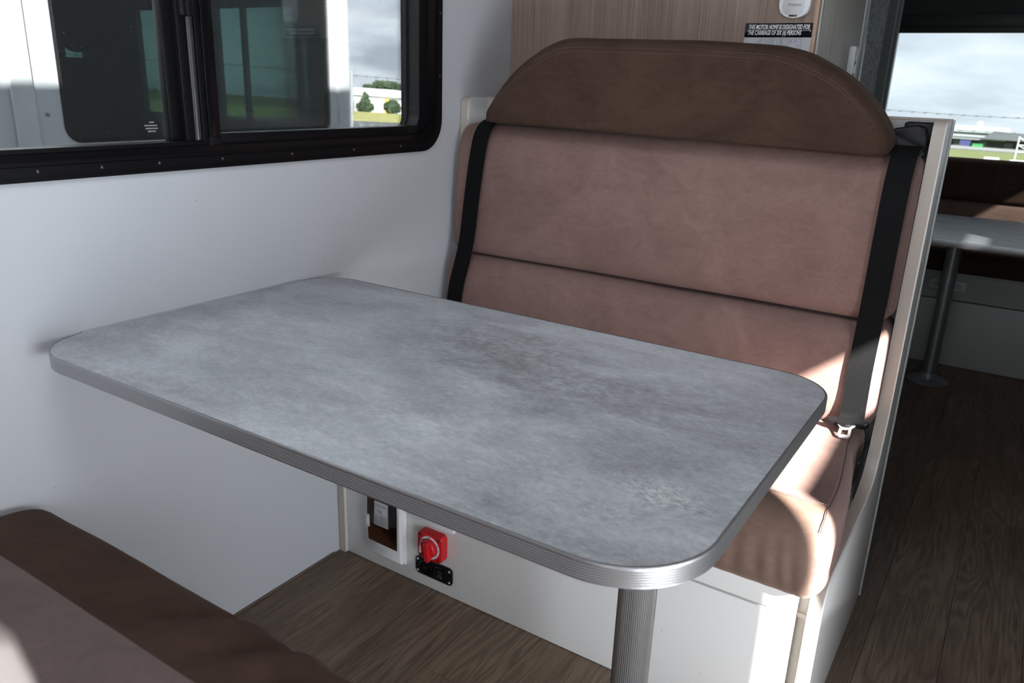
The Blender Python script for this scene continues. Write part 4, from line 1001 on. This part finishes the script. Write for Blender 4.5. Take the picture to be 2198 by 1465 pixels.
def blobs(name, base, label, parts, m, cat='tree', group=None, dens=1.0, seed=1, leaf=.22):
    t = ext(name, base, label, cat, group); rnd = random.Random(seed)
    bm = bmesh.new(); cyl(bm, (0, 0, 0), (0, 0, max(.4, min(p[2] for p in parts))), .12, .07, 8); link('trunk', bm, simple(name+'_bark', (.09, .07, .05), .9), t)
    bm = bmesh.new()
    for (x, y, z, rx, rz) in parts:
        n = int(150*dens*rx)
        for i in range(max(40, n)):
            u = rnd.uniform(-1, 1); a = rnd.uniform(0, 2*math.pi); r = math.sqrt(1-u*u); k = rnd.uniform(.72, 1.04)
            c = Vector((x+rx*r*math.cos(a)*k, y+rx*r*math.sin(a)*k, z+rz*u*k)); s = leaf*rnd.uniform(.6, 1.3)*max(1, rx*.8)
            q = Quaternion((rnd.uniform(-1, 1), rnd.uniform(-1, 1), rnd.uniform(-1, 1), rnd.uniform(-1, 1))).normalized()
            vs = [bm.verts.new(c+q @ Vector(w)*s) for w in ((-1, -.5, 0), (0, -.8, .2), (1, 0, 0), (0, .8, .2))]; bm.faces.new(vs)
        r_ = bmesh.ops.create_icosphere(bm, subdivisions=2, radius=1)
        for v in r_['verts']: v.co = Vector((x+v.co.x*rx*.82, y+v.co.y*rx*.82, z+v.co.z*rz*.82))
    o = link('crown', bm, m, t, recalc=False); return t
blobs('conifer', (-126, 136, 0), 'pointed dark green tree before the white warehouse', [(0, 0, 1.0, 1.9, 1.2), (0, 0, 2.1, 1.3, 1.2), (0, 0, 3.3, .7, 1.0)], LEAF, seed=2)
blobs('round_shrub', (-119, 137, 0), 'round green bush beside the yellow post of the warehouse', [(0, 0, 1.3, 1.9, 1.4), (0.3, 0, 2.1, 1.2, .9)], LEAF, cat='bush', seed=3)
blobs('low_shrub', (-136.5, 129, 0), 'low dark bush left of the pointed tree', [(0, 0, .9, 2.2, .9), (-1.5, -1.5, .9, 1.8, .9)], LEAF, cat='bush', seed=4)
blobs('small_shrub', (-109, 146.5, 0), 'small pale bush near the right end of the warehouse', [(0, 0, .6, 1.1, .6)], GRASSG, cat='bush', seed=5)
for i, (b, lab, sc_) in enumerate((((-150, 170, 0), 'broad tree crown rising over the left part of the warehouse roof', 1.0), ((-141, 183, 0), 'flat tree crown rising over the middle of the warehouse roof', .9), ((-128, 196, 0), 'small tree crown over the right end of the warehouse roof', .8))):
    blobs('gum_tree', b, lab, [(0, 0, 5.9*sc_+.6, 3.6*sc_, 1.1), (3.5*sc_, 2.5*sc_, 5.4*sc_+.9, 2.6*sc_, .8), (-3.6, -3, 5.5*sc_+.6, 1.6, .6)], LEAF, seed=10+i, group=None, dens=2)
lpst = ext('lamp_post', (-127.2, 133.8, 0), 'thin pale post in front of the white warehouse', 'post')
bm = bmesh.new(); cyl(bm, (0, 0, 0), (0, 0, 3.3), .12, .09, 8); link('pole', bm, MGR, lpst); bm = bmesh.new(); bx(bm, -.2, .2, -.2, .2, 3.3, 3.45); link('lamp_head', bm, MGR, lpst)
WIRE = simple('galvanised_wire', (.42, .44, .46), .5, .3); WIRED = simple('dark_wire', (.07, .075, .08), .6)
def fence(base, dv, n0, n1, label, hz, wires, top_forks):
    t = ext('wire_fence', base, label, 'fence'); dv = Vector((*dv, 0)).normalized()
    for k in range(int(n0/3), int(n1/3)+1):
        p = dv*(k*3); bm = bmesh.new(); cyl(bm, p, p+Vector((0, 0, wires[-1]+.05)), .025, n=8); link('post', bm, WIRE, t)
    for h in wires:
        bm = bmesh.new(); L = n1-n0; m = int(L/.4); P = [dv*(n0+L*i/m)+Vector((0, 0, h-.012*math.sin(i*.7))) for i in range(m+1)]; tube(bm, P, .004, 4); w_ = link('barbed_wire', bm, WIRED, t)
        bm = bmesh.new(); s = n0
        while s < n1:
            p = dv*s+Vector((0, 0, h-.012*math.sin((s-n0)/.4*.7))); tube(bm, [p-dv*.018-Vector((0, 0, .006)), p+dv*.018+Vector((0, 0, .006))], .008, 4); s += .135
        b_ = link('barb', bm, WIRED, w_); b_['kind'] = 'stuff'
    if hz:
        bm = bmesh.new(); s = n0
        while s < n1:
            for sg_ in (1, -1):
                a = dv*s; b = dv*(s+sg_*hz*.5)+Vector((0, 0, hz)); m = 1
                tube(bm, [a+Vector((0, 0, .04)), dv*(s+sg_*hz*.62)+Vector((0, 0, hz+.03))], .0035, 3)
            s += .145
        mm = link('chain_link', bm, WIRE, t); mm['kind'] = 'stuff'
    return t
fence((-6.35, 7.57, 0), (.76, .65), -4, 3, 'chain link fence with barbed wire outside the left window', 1.80, (2.42,), True)
fence((-1.5, 10.45, 0), (.997, .08), -6, 9, 'barbed wire strands crossing the rear window', 0, (2.25, 2.42), False)
# rear: airfield sheds
sh = ext('dark_shed', (-1, 151, 0), 'long dark open-fronted shed seen through the rear window', 'building')
MS = simple('dark_cladding', (.05, .055, .06), .8); MS2 = simple('slate_roof', (.10, .11, .12), .6)
def sb(parent, name, x0, x1, y0, y1, z0, z1, m): bm = bmesh.new(); bx(bm, x0, x1, y0, y1, z0, z1); return link(name, bm, m, parent)
sh.matrix_world = FR @ Matrix.Translation((-2.3, 352, 0)) @ Matrix.Diagonal((2.35, 2.35, 1, 1))
sb(sh, 'wall', -13, 18, 2, 12, 0, 4.7, MS)
bm = bmesh.new(); v = [bm.verts.new(p) for p in ((-6.6, 0, 4.2), (-5.0, 0, 7.2), (18, 0, 5.3), (18, 0, 4.2), (-6.6, 12, 4.2), (-5.0, 12, 7.2), (18, 12, 5.3), (18, 12, 4.2))]
for q in ((0, 1, 2, 3), (4, 5, 6, 7), (0, 1, 5, 4), (1, 2, 6, 5), (2, 3, 7, 6), (0, 3, 7, 4)): bm.faces.new([v[i] for i in q])
link('roof', bm, MS2, sh)
for k in range(6): sb(sh, 'bay_panel', -10.5+k*3.6, -9.3+k*3.6, 1.8, 2, 0, 3.4, simple('bay_grey', (.11, .125, .13), .8))
sb(sh, 'pale_awning', -13, -3.2, .8, 2.5, 3.7, 4.2, simple('awning', (.22, .24, .245), .7))
ws = ext('white_hangar', (-33, 392, 0), 'pale low hangar roof behind the dark shed', 'building')
sb(ws, 'wall', -28, 21, 0, 35, 0, 6.8, MGR); sb(ws, 'roof', -29, 22, -1, 36, 6.8, 9.4, simple('hangar_roof', (.36, .40, .40), .6)); sb(ws, 'vent_stack', 10.8, 12.4, 0, 2, 9.4, 11.4, MW)
for i, (p, c, lab) in enumerate((((-22.3, 346, 0), simple('blue_paint', (.05, .055, .16), .6), 'blue container beside the dark shed'), ((-18.0, 344, 0), simple('green_paint', (.04, .26, .08), .6), 'small bright green bin before the dark shed'))):
    t = ext('container', p, lab, 'container'); hh = 3.2 if i == 0 else 2.2; sb(t, 'body', -1.7, 1.7, -1, 1, 0, hh, c); sb(t, 'lid', -1.75, 1.75, -1.05, 1.05, hh, hh+.15, c)
bt = ext('barrier_wall', (-7, 326, 0), 'pale low barrier along the grass in front of the shed', 'barrier'); sb(bt, 'rail', -32, 50, 0, .3, .3, 1.3, simple('barrier_grey', (.24, .25, .25), .8)); sb(bt, 'kerb', -32, 50, -.2, .4, 0, .3, ASPH)
for i, (px_, py_) in enumerate(((-3.9, 128), (-.6, 118), (-.3, 104), (1.2, 112))):
    t = ext('track_marker', (px_, py_, 0), ('white block marker on the green field, farthest of the row', 'white block marker at the right edge of the field', 'wide white block marker nearest the window', 'white block marker at the picture edge')[i], 'marker'); sb(t, 'block', -.9, .9, -.3, .3, .05, .55, MW); sb(t, 'foot', -.95, .95, -.35, .35, 0, .06, MGR)
tw = ext('scaffold_tower', (-.6, 140, 0), 'white lattice tower at the right edge of the rear view', 'tower')
for x in (-.9, 1.2): bm = bmesh.new(); cyl(bm, (x, 0, 0), (x, 0, 3.6), .09, n=6); link('leg', bm, MW, tw)
for a, b in (((-.9, 3.5), (1.2, 2.4)), ((-.9, 2.4), (1.2, 1.4)), ((-.9, 2.4), (1.2, 2.4)), ((-.9, 1.4), (1.2, 1.4))):
    bm = bmesh.new(); tube(bm, [(a[0], 0, a[1]), (b[0], 0, b[1])], .07, 5); link('brace', bm, MW, tw)

# ------------------------------------------------------------------ parked white van next door (stands on the same apron)
vn = empty('parked_van', (-2.3, .9, -.94), label='white van parked alongside, seen through the left window with its dark glass', cat='van')
VW = simple('van_white_paint', (.54, .56, .57), .28, 0, .5, coat=.3)
XV = -1.35
W2L(vn, plate('body_side', hole(-2.6, 2.405, -.45, 1.95), XV-.03, XV, 'x', VW, vn, holes=[rrect(1.19, 2.352, .915, 1.72, .05, 8)], smooth=False))
W2L(vn, box('rear_pillar', XV-.05, XV+.002, 2.408, 2.50, -.45, 1.95, VW, vn, bev=.02, seg=4))
W2L(vn, box('front_pillar', XV, XV+.012, 1.03, 1.1, -.45, 1.93, VW, vn, bev=.006, seg=3))
W2L(vn, plate('body_side', hole(-2.6, 2.5, -.45, 1.95), -3.33, -3.30, 'x', VW, vn, holes=[hole(2.30, 2.40, .95, 1.6), hole(2.75, 2.97, .9, 1.6)] if False else [hole(.9, 1.5, .95, 1.6), hole(2.30, 2.42, .90, 1.42)], smooth=False))
W2L(vn, box('roof', -3.33, XV-.001, -2.6, 2.5, 1.951, 2.0, VW, vn, bev=.02)); W2L(vn, box('van_floor', -3.33, XV-.03, -2.6, 2.5, -.46, -.40, RUBBER, vn))
# openings in the cabin end imitate fields reflected in the motorhome's own window
DIN = simple('dark_cabin_trim', (.045, .045, .05), .6)
W2L(vn, box('side_glass', XV-.012, XV-.006, 1.185, 2.357, .91, 1.725, VANG, vn))
W2L(vn, plate('glass_seal', rrect(1.183, 2.359, .908, 1.727, .055, 8), XV-.004, XV+.004, 'x', RUBBER, vn, holes=[rrect(1.193, 2.349, .918, 1.717, .05, 8)]))
W2L(vn, plate('rear_end', hole(-3.30, XV-.06, -.45, 1.95), 2.47, 2.50, 'y', VW, vn, holes=[hole(-2.88, -2.64, .84, 1.44), hole(-2.225, -2.045, .84, 1.44), hole(-2.03, -1.67, .84, 1.44), hole(-1.645, -1.60, .84, 1.30)], smooth=False))
W2L(vn, box('inner_lining', XV-.05, XV-.035, 1.0, 2.46, -.4, .90, DIN, vn)); W2L(vn, box('dashboard', -3.25, XV-.06, 1.9, 2.45, .55, .93, DIN, vn, bev=.03))
for xx in (-1.9, -2.8):
    st = box('cab_seat', xx-.22, xx+.22, 1.55, 1.68, .4, 1.18, simple('cab_seat_grey', (.10, .10, .11), .8), vn, bev=.04, seg=3); W2L(vn, st); box('seat_head', xx-.13, xx+.13, 1.57, 1.66, 1.2, 1.42, simple('cab_seat_grey2', (.10, .10, .11), .8), st, bev=.04, seg=3)
W2L(vn, box('reflection_panel', -3.28, -3.05, 2.38, 2.40, 1.05, 1.7, simple('reflection_grey', (.16, .17, .18), .8), vn, bev=.003))  # grey box added to imitate an interior reflection in the window
for yy in (-1.6, 1.75):
    for xx in (-1.5, -3.2):
        bm = bmesh.new(); lathe(bm, [(.20, -.1), (.32, -.1), (.34, -.07), (.34, .07), (.32, .1), (.20, .1)], (xx, yy, -.60), 'X', 28); W2L(vn, link('wheel', bm, RUBBER, vn, smooth=40))
bm = bmesh.new(); lathe(bm, [(.0001+.006, 0), (.006, .004), (.003, .006)], (XV+.001, 1.135, 1.00), 'X', 12); W2L(vn, link('screw', bm, SCREW, vn, smooth=40))
bpy.context.view_layer.update()
